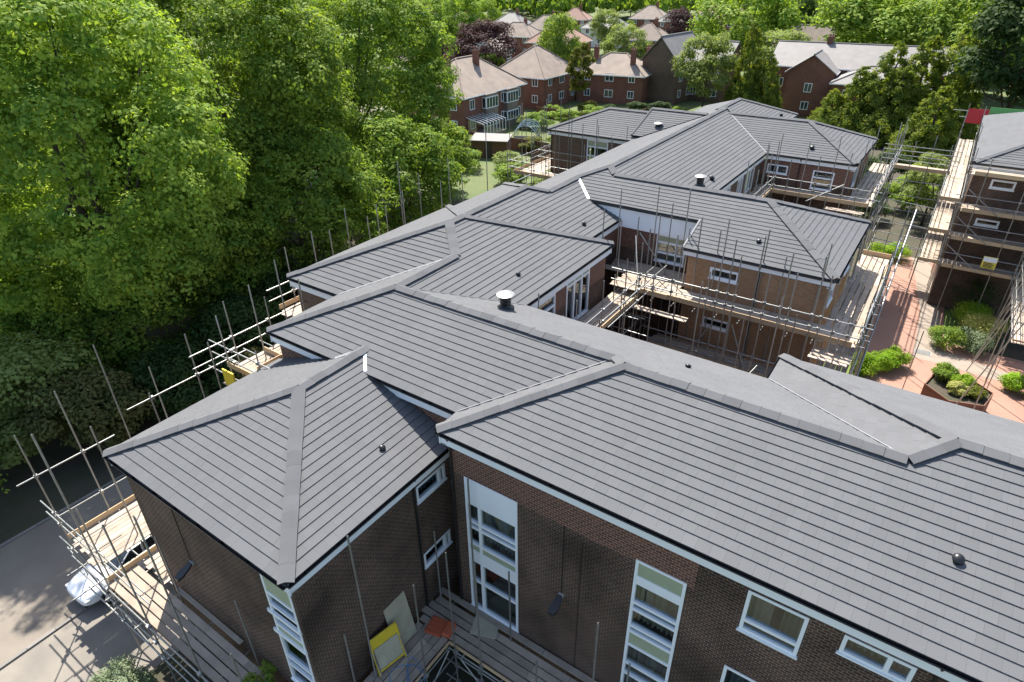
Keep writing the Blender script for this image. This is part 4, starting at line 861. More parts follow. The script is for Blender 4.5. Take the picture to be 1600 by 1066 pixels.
# ------------------------------------------------------------------ parked car (nose toward -Y)
def build_car(x, y, rz):
    t = empty('parked_car', (x, y, .03), rz, 'silver white saloon car parked on the road under the scaffold', 'car')
    st = [(-2.15, .50, .34, .56, .56), (-2.05, .72, .28, .66, .68), (-1.6, .82, .24, .78, .84), (-1.0, .86, .22, .84, .93), (-.75, .87, .22, .86, .97), (.2, .88, .22, .88, .98), (1.2, .87, .22, .90, 1.0), (1.75, .84, .24, .90, 1.0), (2.05, .76, .3, .84, .92), (2.15, .55, .38, .7, .75)]
    b = MB(); prof = []
    for (yy, hw, zb, zs, zt) in st:
        ring = [(-hw * .86, zb), (-hw, zb + .12), (-hw, zs - .18), (-hw * .95, zs), (-hw * .72, zt), (0, zt + .02), (hw * .72, zt), (hw * .95, zs), (hw, zs - .18), (hw, zb + .12), (hw * .86, zb)]
        prof.append([(px, yy, pz) for px, pz in ring])
    m = len(prof[0])
    for r in prof: b.v += r
    for k in range(len(prof) - 1):
        for j in range(m): b.f.append((k * m + j, k * m + (j + 1) % m, (k + 1) * m + (j + 1) % m, (k + 1) * m + j)); b.uv.append(None)
    b.f += [tuple(reversed(range(m))), tuple((len(prof) - 1) * m + j for j in range(m))]; b.uv += [None, None]
    body = b.obj('body', 'car_paint', t, True); md = body.modifiers.new('s', 'SUBSURF'); md.levels = 1; md.render_levels = 2
    g = MB(); gs = [(-.85, .70, .95), (-.15, .60, 1.36), (.75, .59, 1.38), (1.55, .68, 1.0)]
    for (yy, hw, zz) in gs: g.v += [(-hw - .04, yy, .92), (-hw, yy, zz), (hw, yy, zz), (hw + .04, yy, .92)]
    for k in range(3):
        for j in range(3): g.f.append((k * 4 + j, k * 4 + j + 1, k * 4 + 5 + j, k * 4 + 4 + j)); g.uv.append(None)
    g.obj('cabin_glass', 'car_glass', t, False)
    r = MB(); r.v = [(-.58, -.18, 1.375), (.58, -.18, 1.375), (.60, .3, 1.42), (.58, .78, 1.395), (-.58, .78, 1.395), (-.60, .3, 1.42), (0, .3, 1.44)]; r.f = [(0, 1, 6), (1, 2, 6), (2, 3, 6), (3, 4, 6), (4, 5, 6), (5, 0, 6)]; r.uv = [None] * 6; r.obj('roof_panel', 'car_paint', t, True)
    for sx in (-1, 1):
        p = MB()
        for (a, c) in (((-.85, .73, .95), (-.15, .62, 1.38)), ((.28, .66, .95), (.3, .62, 1.38)), ((.75, .61, 1.39), (1.55, .70, 1.0)), ((-.15, .61, 1.385), (.75, .60, 1.395))): p.tube([(sx * a[1], a[0], a[2]), (sx * c[1], c[0], c[2])], [.03, .03], 6)
        p.obj('pillar', 'car_paint', t)
        b2 = MB(); b2.box(sx * .98 - .1, sx * .98 + .1, -.62, -.48, .93, 1.06); bevel(b2.obj('door_mirror', 'car_paint', t), .03, 2)
        b2 = MB(); b2.box(sx * .58 - .16, sx * .58 + .16, -2.06, -1.9, .54, .63); bevel(b2.obj('headlight', 'lamp_clear', t), .03, 2)
        b2 = MB(); b2.box(sx * .66 - .12, sx * .66 + .12, 2.0, 2.13, .7, .84); b2.obj('tail_light', 'lamp_red', t)
        for yy in (-1.35, 1.3):
            w_ = MB(); w_.tube([(sx * .72, yy, .31), (sx * .90, yy, .31)], [.31, .31], 18); wo = w_.obj('wheel', 'rubber', t); h = MB(); h.tube([(sx * .895, yy, .31), (sx * .91, yy, .31)], [.2, .18], 12); h.obj('rim', 'steel_bright', wo)
    b2 = MB(); b2.box(-.62, .62, -2.10, -2.0, .30, .385); b2.obj('bumper_intake', 'black_plastic', t)
    b2 = MB(); b2.box(-.26, .26, -2.135, -2.10, .40, .50); b2.obj('number_plate', 'white_upvc', t); b2 = MB(); b2.box(-.3, .3, -2.125, -2.09, .52, .57); b2.obj('grille', 'black_plastic', t)
build_car(-21.9, 5.35, math.radians(2))

# ------------------------------------------------------------------ vegetation
def leaf_obj(name, C, Nn, size, m, parent, rng, aspect=.62):
    """C centres (n,3), Nn normals, size (n,) -> one mesh of small leaf-shaped quads"""
    n = len(C); Nn = Nn / np.linalg.norm(Nn, axis=1, keepdims=True)
    r = rng.normal(size=(n, 3)); t = np.cross(Nn, r); t /= np.linalg.norm(t, axis=1, keepdims=True) + 1e-9; u = np.cross(Nn, t)
    s = size[:, None]
    V = np.stack([C - t * s, C + u * s * aspect + Nn * s * .12, C + t * s, C - u * s * aspect + Nn * s * .12], 1).reshape(-1, 3)
    me = bpy.data.meshes.new(name); me.vertices.add(4 * n); me.vertices.foreach_set('co', V.ravel().astype(np.float32))
    me.loops.add(4 * n); me.loops.foreach_set('vertex_index', np.arange(4 * n, dtype=np.int32))
    me.polygons.add(n); me.polygons.foreach_set('loop_start', np.arange(0, 4 * n, 4, dtype=np.int32)); me.polygons.foreach_set('loop_total', np.full(n, 4, np.int32))
    me.materials.append(M[m]); me.update(calc_edges=True); me.validate()
    return link(bpy.data.objects.new(name, me), parent)
def unit(v): return v / (np.linalg.norm(v, axis=-1, keepdims=True) + 1e-9)
def crown_points(rng, h, r, z0, nb, nl, br, kind='round'):
    """boughs spread over an uneven crown, leaves over the upper shell of each bough"""
    B = []; cz = (z0 + h) / 2; rz = (h - z0) / 2
    for k in range(nb):
        if kind == 'cone':
            f = rng.uniform(0, 1) ** 1.25; a = rng.uniform(0, 6.283); rr = r * (1 - f) ** .6 * rng.uniform(.5, .95) + .03 * r
            B.append((rr * math.cos(a), rr * math.sin(a), z0 + (h - z0) * f * .97, br * (1.1 - .75 * f)))
        else:
            d = unit(rng.normal(size=3)); d[2] = d[2] * .9 + .1; q = rng.uniform(.55, 1.0) ** .5
            w_ = 1 + .16 * math.sin(3 * math.atan2(d[1], d[0]) + rng.uniform(-.5, .5) + z0)
            B.append((d[0] * r * q * w_ * .84, d[1] * r * q * w_ * .84, cz + d[2] * rz * q * .88, br * rng.uniform(.7, 1.25)))
    B = np.array(B); per = B[:, 3] ** 2; cnt = np.maximum(4, (per / per.sum() * nl).astype(int)); C = []; Nn = []
    for (x, y, z, s), c in zip(B, cnt):
        d = unit(rng.normal(size=(c, 3))); d[:, 2] = np.where(d[:, 2] < -.25, -d[:, 2], d[:, 2])
        if kind == 'cone':
            rad = rng.uniform(.2, 1., (c, 1)) ** .6; out = unit(np.array([x, y, 0.])); p = np.array([x, y, z]) + d * rad * s * np.array([.55, .55, .8]) + out * s * .35 * rng.uniform(-1, 1, (c, 1)) + np.array([0, 0, .5]) * s * rng.uniform(0, 1, (c, 1)) * rad
            nn = d * .6 + out * .8 + rng.normal(size=(c, 3)) * .35
        else:
            rad = rng.uniform(.55, 1.05, (c, 1)); p = np.array([x, y, z]) + d * rad * s * np.array([1, 1, .78]); nn = d * 1.1 + np.array([0, 0, .5]) + rng.normal(size=(c, 3)) * .33
        C.append(p); Nn.append(nn)
    return np.concatenate(C), np.concatenate(Nn), B
def crown_clumps(rng, h, r, z0, nb, nl, br, sub=24):
    C0, N0, B = crown_points(rng, h, r, z0, nb, 10, br); C = []; Nn = []; per = max(8, nl // (nb * sub))
    cz = (z0 + h) / 2
    for (x, y, z, s_) in B:
        dd = unit(rng.normal(size=(sub, 3))); out = unit(np.array([x, y, (z - cz) * .7])); dd = unit(dd + out * .55 + np.array([0, 0, .25]))
        for d in dd:
            q = s_ * rng.uniform(.22, .42); p0 = np.array([x, y, z]) + d * s_ * rng.uniform(.7, 1.05) * np.array([1, 1, .8])
            e = unit(rng.normal(size=(per, 3))); e = unit(e + d * .5 + np.array([0, 0, .45])); rad = rng.uniform(.55, 1.08, (per, 1))
            C.append(p0 + e * rad * q * np.array([1.1, 1.1, .75])); Nn.append(e * 1.0 + d * .35 + np.array([0, 0, .35]) + rng.normal(size=(per, 3)) * .3)
    return np.concatenate(C), np.concatenate(Nn), B
def tree(label, x, y, h, r, m, seed, nl=9000, nb=60, ls=.2, kind='round', z0=None, br=None, cat='tree', name='tree', group=None, trunk=True, limbs=7):
    rng = np.random.default_rng(seed); t = empty(name, (x, y, 0), 0, label, cat, group)
    z0 = h * (.22 if kind == 'round' else .03) if z0 is None else z0; br = r * .30 if br is None else br
    C, Nn, B = crown_clumps(rng, h, r, z0, nb, nl, br) if nl >= 20000 and kind == 'round' else crown_points(rng, h, r, z0, nb, nl, br, kind)
    C[:, 2] = np.maximum(C[:, 2], .05)
    leaf_obj('crown', C, Nn, ls * rng.uniform(.6, 1.25, len(C)), m, t, rng)
    if trunk:
        b = MB(); tr = max(.06, h * .015); top = h * (.62 if kind == 'round' else .9)
        pts = [(rng.normal() * .02 * h * k / 4, rng.normal() * .02 * h * k / 4, top * k / 4 - (.1 if k == 0 else 0)) for k in range(5)]
        b.tube(pts, [tr * 1.35, tr, tr * .8, tr * .6, tr * .3], 8)
        for k in range(limbs if kind == 'round' else 0):
            q = B[rng.integers(len(B))]; p0 = Vector(pts[1 + k % 3]); p1 = Vector(q[:3]); mid = (p0 + p1) / 2 + Vector((0, 0, -.06 * h))
            b.tube([p0, mid, p1], [tr * .45, tr * .3, tr * .12], 6)
        b.obj('trunk', 'bark', t, True)
    return t
def dup(src, x, y, sc, rz, label, group=None, sz=None):
    c = copy_tree(src); c.location = (x, y, 0); c.rotation_euler = (0, 0, rz); c.scale = (sc, sc, sz or sc); c['label'] = label
    if group: c['group'] = group
    elif 'group' in c: del c['group']
    return c
# three great limes along the left and the trees filling in between them
tree('huge broad lime tree standing behind the car at far left', -37.8, 14.0, 21.5, 8.5, 'leaf_lime', 11, 165000, 160, .12, z0=1.0, br=2.05, limbs=7)
tree('huge lime tree in the middle of the tall row left of the roofs', -42.5, 26.5, 22.5, 9.2, 'leaf_lime', 12, 150000, 155, .125, z0=1.0, br=2.05, limbs=7)
tree('huge lime tree at the right end of the tall row beside the houses', -45.5, 41, 21.5, 8.6, 'leaf_green', 13, 115000, 140, .13, z0=.6, br=1.95, limbs=7)
tree('darker spreading tree between the tall limes and the scaffold poles', -34.5, 25, 12.0, 5.6, 'leaf_green', 14, 36000, 80, .12, z0=.5, br=1.5)
tree('leafy tree filling the gap behind the bare scaffold poles', -36.0, 35.0, 10.5, 5.0, 'leaf_green', 15, 30000, 76, .13, z0=.4, br=1.5)
tree('lower light green tree beyond the row near the first brick house', -42.5, 48.5, 7.5, 3.6, 'leaf_lime', 16, 20000, 44, .12, z0=.3, br=1.1)
tree('leaning mid-height tree filling the space below the two nearest limes', -37.0, 19.5, 11.0, 5.0, 'leaf_green', 17, 30000, 70, .12, z0=.4, br=1.4)
tree('broad tree behind the first great lime near the garden lawn', -48.5, 20.5, 14.0, 6.5, 'leaf_lime', 18, 26000, 80, .15, z0=.6, br=1.7)
tree('broad tree behind the second great lime toward the gardens', -52.5, 33.5, 15.0, 7.0, 'leaf_green', 19, 24000, 80, .16, z0=.6, br=1.8)
tree('tall tree behind the last great lime close to the brick house', -55.0, 48.5, 15.0, 6.6, 'leaf_green', 20, 20000, 76, .17, z0=.6, br=1.8)
tree('light green tree at the upper left edge behind the great limes', -62.0, 24.0, 15.5, 7.0, 'leaf_lime', 21, 20000, 76, .18, z0=.6, br=1.9)
sh = [(-31.5, 2.0, 4.8, 3.2, 'leaf_green', 'large loose shrub at the left edge above the road'), (-33.5, 6.6, 5.6, 3.4, 'leaf_pale', 'pale glossy shrub beside the road at left'), (-30.6, 8.6, 4.0, 2.6, 'leaf_brown', 'brown tinged undergrowth bush by the road bend'), (-29.6, 12.6, 3.6, 2.7, 'leaf_dark', 'dark shrub under the great lime next to the road'), (-31, 17.5, 4.0, 3.0, 'leaf_dark', 'dark shrub in the deep shade behind the low block'), (-27.6, 15.4, 2.6, 1.8, 'leaf_brown', 'brownish ragged bush close behind the scaffold poles'), (-44, 7.0, 7.0, 3.6, 'leaf_pale', 'pale airy tree at the left edge beside the lawn'), (-48.5, 9.5, 8.0, 3.4, 'leaf_lime', 'light green tree at the left edge below the red roof'), (-39.5, 5.0, 6.0, 3.2, 'leaf_green', 'mid green bush left of the great lime'), (-30.8, 21.5, 4.5, 2.6, 'leaf_dark', 'dark bush beside the small west scaffold'), (-27.5, 28.0, 4.5, 2.2, 'leaf_green', 'green bush behind the middle wing roof'), (-56, 12.0, 9.0, 3.8, 'leaf_gold', 'yellow green tree at the far left edge'), (-36.2, 9.6, 6.0, 3.0, 'leaf_green', 'green thicket in front of the first great lime trunk'), (-34.0, 13.0, 5.2, 2.8, 'leaf_green', 'green bush right of the first great lime trunk'), (-40.5, 9.4, 7.0, 3.2, 'leaf_lime', 'light green thicket left of the first great lime trunk'), (-32.5, 4.6, 3.6, 2.2, 'leaf_pale', 'pale low bush at the road edge near the left frame')]
for k, (x, y, h, r, m, lb) in enumerate(sh): tree(lb, x, y, h, r, m, 30 + k, 11000, 40, .11, z0=.1, br=r * .36, cat='bush' if h < 7 else 'tree', name='bush' if h < 7 else 'tree', limbs=4)
tree('dense small leaved shrub at the foot of the lower left scaffold', -16.7, 2.3, 1.5, .9, 'leaf_silver', 60, 8500, 40, .04, z0=.05, br=.4, cat='bush', name='bush')
tree('loose light green tree below the scaffold bridge between the blocks', -.4, 64.5, 6.2, 2.5, 'leaf_pale', 62, 12000, 40, .1, z0=.6, br=.8)
tree('small green plant on the ledge below the corner window', -11.9, 4.55, 3.1, .45, 'leaf_green', 61, 700, 10, .05, z0=2.5, br=.2, cat='plant', name='plant')
# prototypes for the background
P = {}
for k, (kd, m, h, r, kind, nl, nb, ls) in enumerate((('lime', 'leaf_lime', 10, 5, 'round', 9000, 60, .24), ('green', 'leaf_green', 10, 4.6, 'round', 8000, 54, .24), ('pale', 'leaf_pale', 9, 4, 'round', 8000, 56, .2), ('dark', 'leaf_dark', 12, 4.5, 'round', 8000, 56, .24), ('copper', 'leaf_copper', 11.5, 5.4, 'round', 9000, 70, .22), ('conifer', 'leaf_conifer', 9, 2.7, 'cone', 8000, 80, .15), ('gold', 'leaf_gold', 8.5, 2.2, 'round', 5000, 40, .18))):
    pass
SPEC = {'lime': ('leaf_lime', 10, 5, 'round', 11000, 64, .2), 'green': ('leaf_green', 10, 4.6, 'round', 10000, 56, .2), 'pale': ('leaf_pale', 9, 4, 'round', 10000, 60, .17), 'dark': ('leaf_dark', 12, 4.5, 'round', 10000, 60, .2), 'copper': ('leaf_copper', 11.5, 5.4, 'round', 13000, 76, .19), 'conifer': ('leaf_conifer', 9, 2.7, 'cone', 42000, 240, .10), 'gold': ('leaf_gold', 8.5, 2.2, 'round', 6000, 40, .16)}
def bgtree(kd, x, y, h, r, label, group=None, seed=[100]):
    m, H, R, kind, nl, nb, ls = SPEC[kd]; seed[0] += 1
    if kd not in P:
        t = tree(label, x, y, H, R, m, seed[0], nl, nb, ls, kind, z0=H * .1 if kind == 'round' else .2, br=R * .3 if kind == 'round' else .95, group=group); P[kd] = t
        t.scale = (r / R, r / R, h / H); return t
    return dup(P[kd], x, y, r / R, seed[0] * 1.7, label, group, h / H)
BT = [('copper', -72.7, 97.4, 10.8, 5.3, 'round dark purple copper beech behind the brick houses'), ('copper', -76.6, 86.0, 10.8, 4.2, 'smaller dark purple tree beside the great limes'), ('lime', -62.2, 105.0, 11.2, 3.8, 'bright green round tree behind the second house'), ('green', -115.5, 146, 12.6, 5.0, 'solitary dark green round tree near the pale field'),
      ('gold', -51.2, 93.4, 9.4, 1.9, 'slim yellow green tree between two brick houses'), ('pale', -57.1, 121, 9.4, 4.2, 'pale airy tree with arching branches by the bungalow'), ('pale', -83, 164, 9.4, 4.0, 'pale green tree in front of the far houses'), ('lime', -40.1, 138.4, 15.2, 9.3, 'very broad light green tree at the top centre right'), ('pale', -33.8, 101, 10.2, 4.2, 'pale green tree right of the grey gabled house'),
      ('conifer', -27.6, 100.5, 11.4, 2.6, 'golden conifer left of the red brick gable'), ('conifer', -24.2, 99.0, 8.2, 2.3, 'smaller golden conifer in front of the red brick gable'), ('copper', -64.4, 166.6, 9.6, 4.0, 'purple leaved tree beside the far red roofs'), ('dark', -35.9, 168.8, 13, 3.8, 'dark tall evergreen near the top right of centre'), ('lime', -18.3, 146, 16.0, 10.5, 'broad light green tree behind the long slate roof'),
      ('green', -38.5, 215, 12, 6.6, 'green tree behind the dormer house'), ('lime', -57.7, 226, 11.5, 6.2, 'light tree on the skyline at top centre right'),
      ('conifer', -15.0, 97.8, 5.0, 2.5, 'lowest golden conifer at the left of the hedge row'), ('conifer', -12.0, 97.6, 7.6, 3.3, 'second golden conifer of the hedge row'), ('conifer', -9.0, 97.4, 10.2, 3.8, 'third golden conifer of the hedge row'), ('conifer', -5.6, 98.6, 10.8, 3.8, 'fourth golden conifer of the hedge row'), ('conifer', -2.2, 99.5, 11.6, 4.0, 'last golden conifer beside the dark evergreen'), ('conifer', -7.2, 95.8, 8.0, 3.5, 'golden conifer in front of the third and fourth of the hedge row'),
      ('dark', 4.1, 95.5, 17, 6.0, 'large dark evergreen at the right edge'), ('dark', 11.5, 92, 16, 6.0, 'second dark evergreen cut by the right edge'), ('lime', -4.8, 140, 14.0, 8.0, 'light green tree above the conifer hedge'), ('lime', 7.5, 138, 15.0, 8.5, 'light green tree at the upper right edge'), ('green', -18.2, 208, 10.5, 6.8, 'green tree below the far red brick houses'),
      ('green', -124, 133, 11.6, 6.8, 'broad green tree above the great limes'), ('green', -83.3, 99.3, 8.4, 3.0, 'green tree left of the copper beech'), ('green', -169, 167, 12, 8.6, 'broad far tree left of the pale field'), ('conifer', -2.5, 86, 7.5, 3.4, 'conifer rising behind the scaffold bridge'), ('pale', 1.6, 68, 4.6, 1.7, 'light shrub tree beside the right block scaffold')]
BT += [('lime', -27, 182, 15, 8.5, 'broad light tree above the dormer house'), ('lime', -9, 176, 15, 9, 'broad light tree near the top right behind the long building'), ('green', 3, 188, 15, 9, 'broad mid green tree below the distant terrace'), ('lime', 14, 170, 16, 9, 'tall light tree in the upper right corner'), ('lime', 16, 128, 14, 7.5, 'light tree behind the dark evergreens at the right edge'), ('pale', -30, 128, 9, 5, 'pale tree between the long building and the broad light tree')]
for kd, x, y, h, r, lb in BT: bgtree(kd, x, y, h * 1.16, r * 1.12, lb)
rg = random.Random(5)
HOUSES = [(-61.2, 76.0, 6.3, 8.6), (-62, 98, 7, 7), (-51, 105, 6, 5), (-42, 110, 5, 5), (-14, 112, 14, 8)]
def free(x, y, r):
    if any(abs(x - a) < c + r and abs(y - b) < d + r for a, b, c, d in HOUSES): return False
    if x > -28 and y < 62: return False
    if -58 < x < -30 and y < 103: return False
    if -92 < x < -60 and abs(x - (-89 + (y - 40) * .164)) < 5: return False
    return True
def visible(x, y, z=3):
    v = Vector((x, y, z)) - CP; d = v.dot(F_); return d > 0 and abs(v.dot(R_) / d * 985) < 840 and abs(v.dot(U_) / d * 985) < 600
# ------------------------------------------------------------------ houses beyond
def house(label, cx, cy, lx, ly, rz=0., eh=5.2, pitch=.62, wallm='brick_red', roofm='house_tile', style='hip', axis=None, chim=((.3, .1),), wins='SE', detail=True, name='house', bay=False, over=.35):
    """lx, ly full sizes; ridge runs along the longer side (or axis)"""
    t = empty(name, (cx, cy, 0), rz, label, 'house')
    a, c = lx / 2, ly / 2; w_ = MB()
    for (p, q) in (((-a, -c), (a, -c)), ((a, -c), (a, c)), ((a, c), (-a, c)), ((-a, c), (-a, -c))):
        L = math.hypot(q[0] - p[0], q[1] - p[1]); w_.poly([(*p, 0), (*q, 0), (*q, eh), (*p, eh)], [(0, 0), (L, 0), (L, eh), (0, eh)])
    ax = axis or ('x' if lx > ly else 'y'); o = over; A, Cc = a + o, c + o; hw = min(A, Cc) if style == 'hip' else (Cc if ax == 'x' else A); rh = hw * pitch; z0 = eh - .05
    r = MB()
    if style == 'hip':
        k = hw; e0, e1 = ((-A + k, 0), (A - k, 0)) if ax == 'x' else ((0, -Cc + k), (0, Cc - k))
        if ax == 'x': F4 = [[(-A, -Cc), (A, -Cc), e1, e0], [(A, -Cc), (A, Cc), e1], [(A, Cc), (-A, Cc), e0, e1], [(-A, Cc), (-A, -Cc), e0]]
        else: F4 = [[(-A, -Cc), (A, -Cc), e0], [(A, -Cc), (A, Cc), e1, e0], [(A, Cc), (-A, Cc), e1], [(-A, Cc), (-A, -Cc), e0, e1]]
        for f in F4: r.poly([(x, y, z0 if (x, y) not in (e0, e1) else z0 + rh) for x, y in f])
        r.poly([(-A, -Cc, z0), (-A, Cc, z0), (A, Cc, z0), (A, -Cc, z0)])
        caps_ = [(e0, e1)] + [((x, y), (e0 if (x if ax == 'x' else y) < 0 else e1)) for x in (-A, A) for y in (-Cc, Cc)]
    else:
        if ax == 'x':
            e0, e1 = (-A, 0), (A, 0); fs = [[(-A, -Cc), (A, -Cc), e1, e0], [(A, Cc), (-A, Cc), e0, e1]]
            for sx in (-a, a): w_.poly([(sx, -c, eh), (sx, c, eh), (sx, 0, eh + c * pitch)], [(-c, eh), (c, eh), (0, eh + c * pitch)])
        else:
            e0, e1 = (0, -Cc), (0, Cc); fs = [[(A, -Cc), (A, Cc), e1, e0], [(-A, Cc), (-A, -Cc), e0, e1]]
            for sy in (-c, c): w_.poly([(-a, sy, eh), (a, sy, eh), (0, sy, eh + a * pitch)], [(-a, eh), (a, eh), (0, eh + a * pitch)])
        for f in fs:
            up = [(x, y, z0 if (x, y) not in (e0, e1) else z0 + rh) for x, y in f]; r.poly(up); r.poly([(x, y, z - .14) for x, y, z in reversed(up)])
            n = len(up)
            for k in range(n): p, q = up[k], up[(k + 1) % n]; r.poly([p, (*p[:2], p[2] - .14), (*q[:2], q[2] - .14), q])
        caps_ = [(e0, e1)]
    w_.obj('wall', wallm, t); ro_ = r.obj('roof', roofm, t)
    for (p, q) in caps_:
        zp = z0 + rh if p in (e0, e1) else z0; zq = z0 + rh
        cb = MB(); cb.tube([(*p, zp + .02), (*q, zq + .02)], [.11, .11], 6); cb.obj('ridge_cap', roofm, ro_)
    fb = MB()
    for (x0, x1, y0, y1) in ((-A, A, -Cc - .05, -Cc), (-A, A, Cc, Cc + .05), (-A - .05, -A, -Cc, Cc), (A, A + .05, -Cc, Cc)):
        if style != 'hip' and ((ax == 'x' and x1 - x0 < 1) or (ax == 'y' and y1 - y0 < 1)): continue
        fb.box(x0, x1, y0, y1, z0 - .16, z0 - .02)
    gt = fb.obj('gutter_board', 'white_upvc', ro_); gt['kind'] = 'stuff'
    for (fx, fy) in chim:
        x, y = fx * lx, fy * ly; zt = z0 + rh + .9; zb = z0 + max(.1, rh - 1.6)
        cb = MB()
        for (p, q) in (((x - .4, y - .3), (x + .4, y - .3)), ((x + .4, y - .3), (x + .4, y + .3)), ((x + .4, y + .3), (x - .4, y + .3)), ((x - .4, y + .3), (x - .4, y - .3))): cb.poly([(*p, zb - 1), (*q, zb - 1), (*q, zt), (*p, zt)], [(0, 0), (.8, 0), (.8, 3), (0, 3)])
        cb.poly([(x - .4, y - .3, zt), (x + .4, y - .3, zt), (x + .4, y + .3, zt), (x - .4, y + .3, zt)]); co = cb.obj('chimney', wallm if wallm.startswith('brick') else 'brick_red', t)
        for k in (-.2, .2): pb = MB(); pb.tube([(x + k, y, zt - .02), (x + k, y, zt + .4)], [.13, .1], 8); pb.obj('chimney_pot', 'house_tile_red', co)
    fl = [(1.0, 2.2), (3.5, 4.8)] if eh > 4.2 else [(1.0, 2.2)]
    if eh > 7.2: fl.append((6.1, 7.3))
    for side in wins:
        L = lx if side in 'SN' else ly; n = max(1, int(L / 3.3))
        for k in range(n):
            for (za, zb) in fl:
                tc = -L / 2 + L * (k + .5) / n; hw_ = .75 if (k + int(za)) % 2 == 0 else .55
                fm = MB(); gl = MB()
                def bx(mb, u0, u1, z0_, z1_, d0, d1):
                    if side == 'S': mb.box(u0, u1, -c - d1, -c - d0, z0_, z1_)
                    elif side == 'E': mb.box(a + d0, a + d1, u0, u1, z0_, z1_)
                    elif side == 'W': mb.box(-a - d1, -a - d0, u0, u1, z0_, z1_)
                    else: mb.box(u0, u1, c + d0, c + d1, z0_, z1_)
                f_ = .09
                for (u0, u1, q0, q1) in ((tc - hw_, tc - hw_ + f_, za, zb), (tc + hw_ - f_, tc + hw_, za, zb), (tc - hw_ + f_, tc + hw_ - f_, za, za + f_), (tc - hw_ + f_, tc + hw_ - f_, zb - f_, zb), (tc - .035, tc + .035, za + f_, zb - f_)): bx(fm, u0, u1, q0, q1, -.02, .05)
                wo = fm.obj('window', 'white_upvc', t)
                if detail: bx(gl, tc - hw_ + f_, tc + hw_ - f_, za + f_, zb - f_, -.01, .02); gl.obj('pane', 'house_window', wo)
    if bay:
        for yb in bay:
            bb = MB(); bb.box(a, a + .7, yb - 1.4, yb + 1.4, 0, eh - .15); bo = bb.obj('bay', 'brick_red', t)
            for za, zb in ((.9, 2.2), (3.3, 4.8)):
                f2 = MB(); f2.box(a + .7, a + .76, yb - 1.4, yb + 1.4, za, zb); f2.box(a + .02, a + .7, yb - 1.45, yb - 1.4, za, zb); bw = f2.obj('bay_window', 'white_upvc', bo)
                g2 = MB()
                for k in range(4): g2.box(a + .76, a + .775, yb - 1.3 + k * .67, yb - .75 + k * .67, za + .12, zb - .12)
                for k in range(1): g2.box(a + .12, a + .6, yb - 1.465, yb - 1.45, za + .12, zb - .12)
                gb = MB(); tag(g2.obj('pane', 'house_window', bw), kind='stuff')
    return t
h1 = house('nearest red brick house with hipped brown roof, two chimneys and lean-to conservatory', -60.6, 76.4, 10.4, 14.6, 0, 5.3, .72, chim=((.12, .06), (.1, -.36)), bay=(-1.8, 3.3), wins='SE')
for k in range(1):
    cs = MB(); cs.box(0, 3.0, -6.9, -1.9, 0, .6); c0 = cs.obj('conservatory_base', 'brick_red', h1); c0.location = (5.2, 0, 0)
    gl = MB(); gl.poly([(0, -6.9, 2.7), (3.0, -6.9, 2.1), (3.0, -1.9, 2.1), (0, -1.9, 2.7)]); gl.poly([(3, -6.9, .6), (3, -1.9, .6), (3, -1.9, 2.1), (3, -6.9, 2.1)]); gl.poly([(0, -6.9, .6), (3, -6.9, .6), (3, -6.9, 2.1), (0, -6.9, 2.7)]); gl.obj('conservatory_glass', 'glass', c0)
    for q in range(8): y = -6.9 + q * 5 / 7; bq = MB(); bq.tube([(0, y, 2.73), (3.02, y, 2.12), (3.02, y, .6)], [.05, .05, .05], 5); bq.obj('glazing_bar', 'white_upvc', c0)
rl = MB(); rl.box(2.6, 3.6, -6.6, -5.5, 6.75, 6.8, Matrix.Identity(4)); 
house('second red brick house with pyramid brown roof and small roof light', -61.8, 97.0, 10.2, 11.2, 0, 4.9, .74, chim=(), wins='SE')
house('low red brick house with hipped tan roof and three chimneys', -51.2, 106.5, 11.5, 8.6, math.radians(8), 4.6, .62, chim=((-.32, -.1), (.28, -.25), (.42, .15)), wins='S', roofm='house_tile')
house('tall grey gabled house with steep slate roof behind the far roof ridge', -43.2, 111.5, 6.4, 10, math.radians(-6), 6.6, 1.05, wallm='brick_brown', roofm='slate', style='gable', axis='y', chim=(), wins='E')
house('slate roofed cross wing attached beside the grey gabled house', -37.4, 115.0, 7.0, 6.5, math.radians(-6), 6.4, .8, wallm='brick_brown', roofm='slate', style='gable', axis='x', chim=(), wins='S')
house('long red brick building with pale slate roof behind the conifer hedge', -15.5, 117, 24, 10.0, math.radians(3), 6.6, .55, roofm='slate', style='gable', axis='x', chim=((-.2, .0),), wins='S')
house('projecting red brick gable with slate roof on the long building', -20.6, 110.8, 6.4, 6.0, math.radians(3), 6.3, .7, roofm='slate', style='gable', axis='y', chim=(), wins='S')
house('low hipped slate block in front of the long red brick building', -10.6, 108.6, 12.5, 8.0, math.radians(3), 5.6, .45, roofm='slate', chim=(), wins='S')
house('small brick house with steep tiled roof and dormer above the slate roof', -31.5, 160, 9, 7, math.radians(-5), 5.2, .95, roofm='house_tile', style='gable', axis='x', chim=((-.45, 0),), wins='SE')
house('brick house half hidden by the broad tree at top centre right', -41, 158, 8, 6, .1, 4.6, .7, roofm='house_tile', chim=((.2, .1),), wins='S')
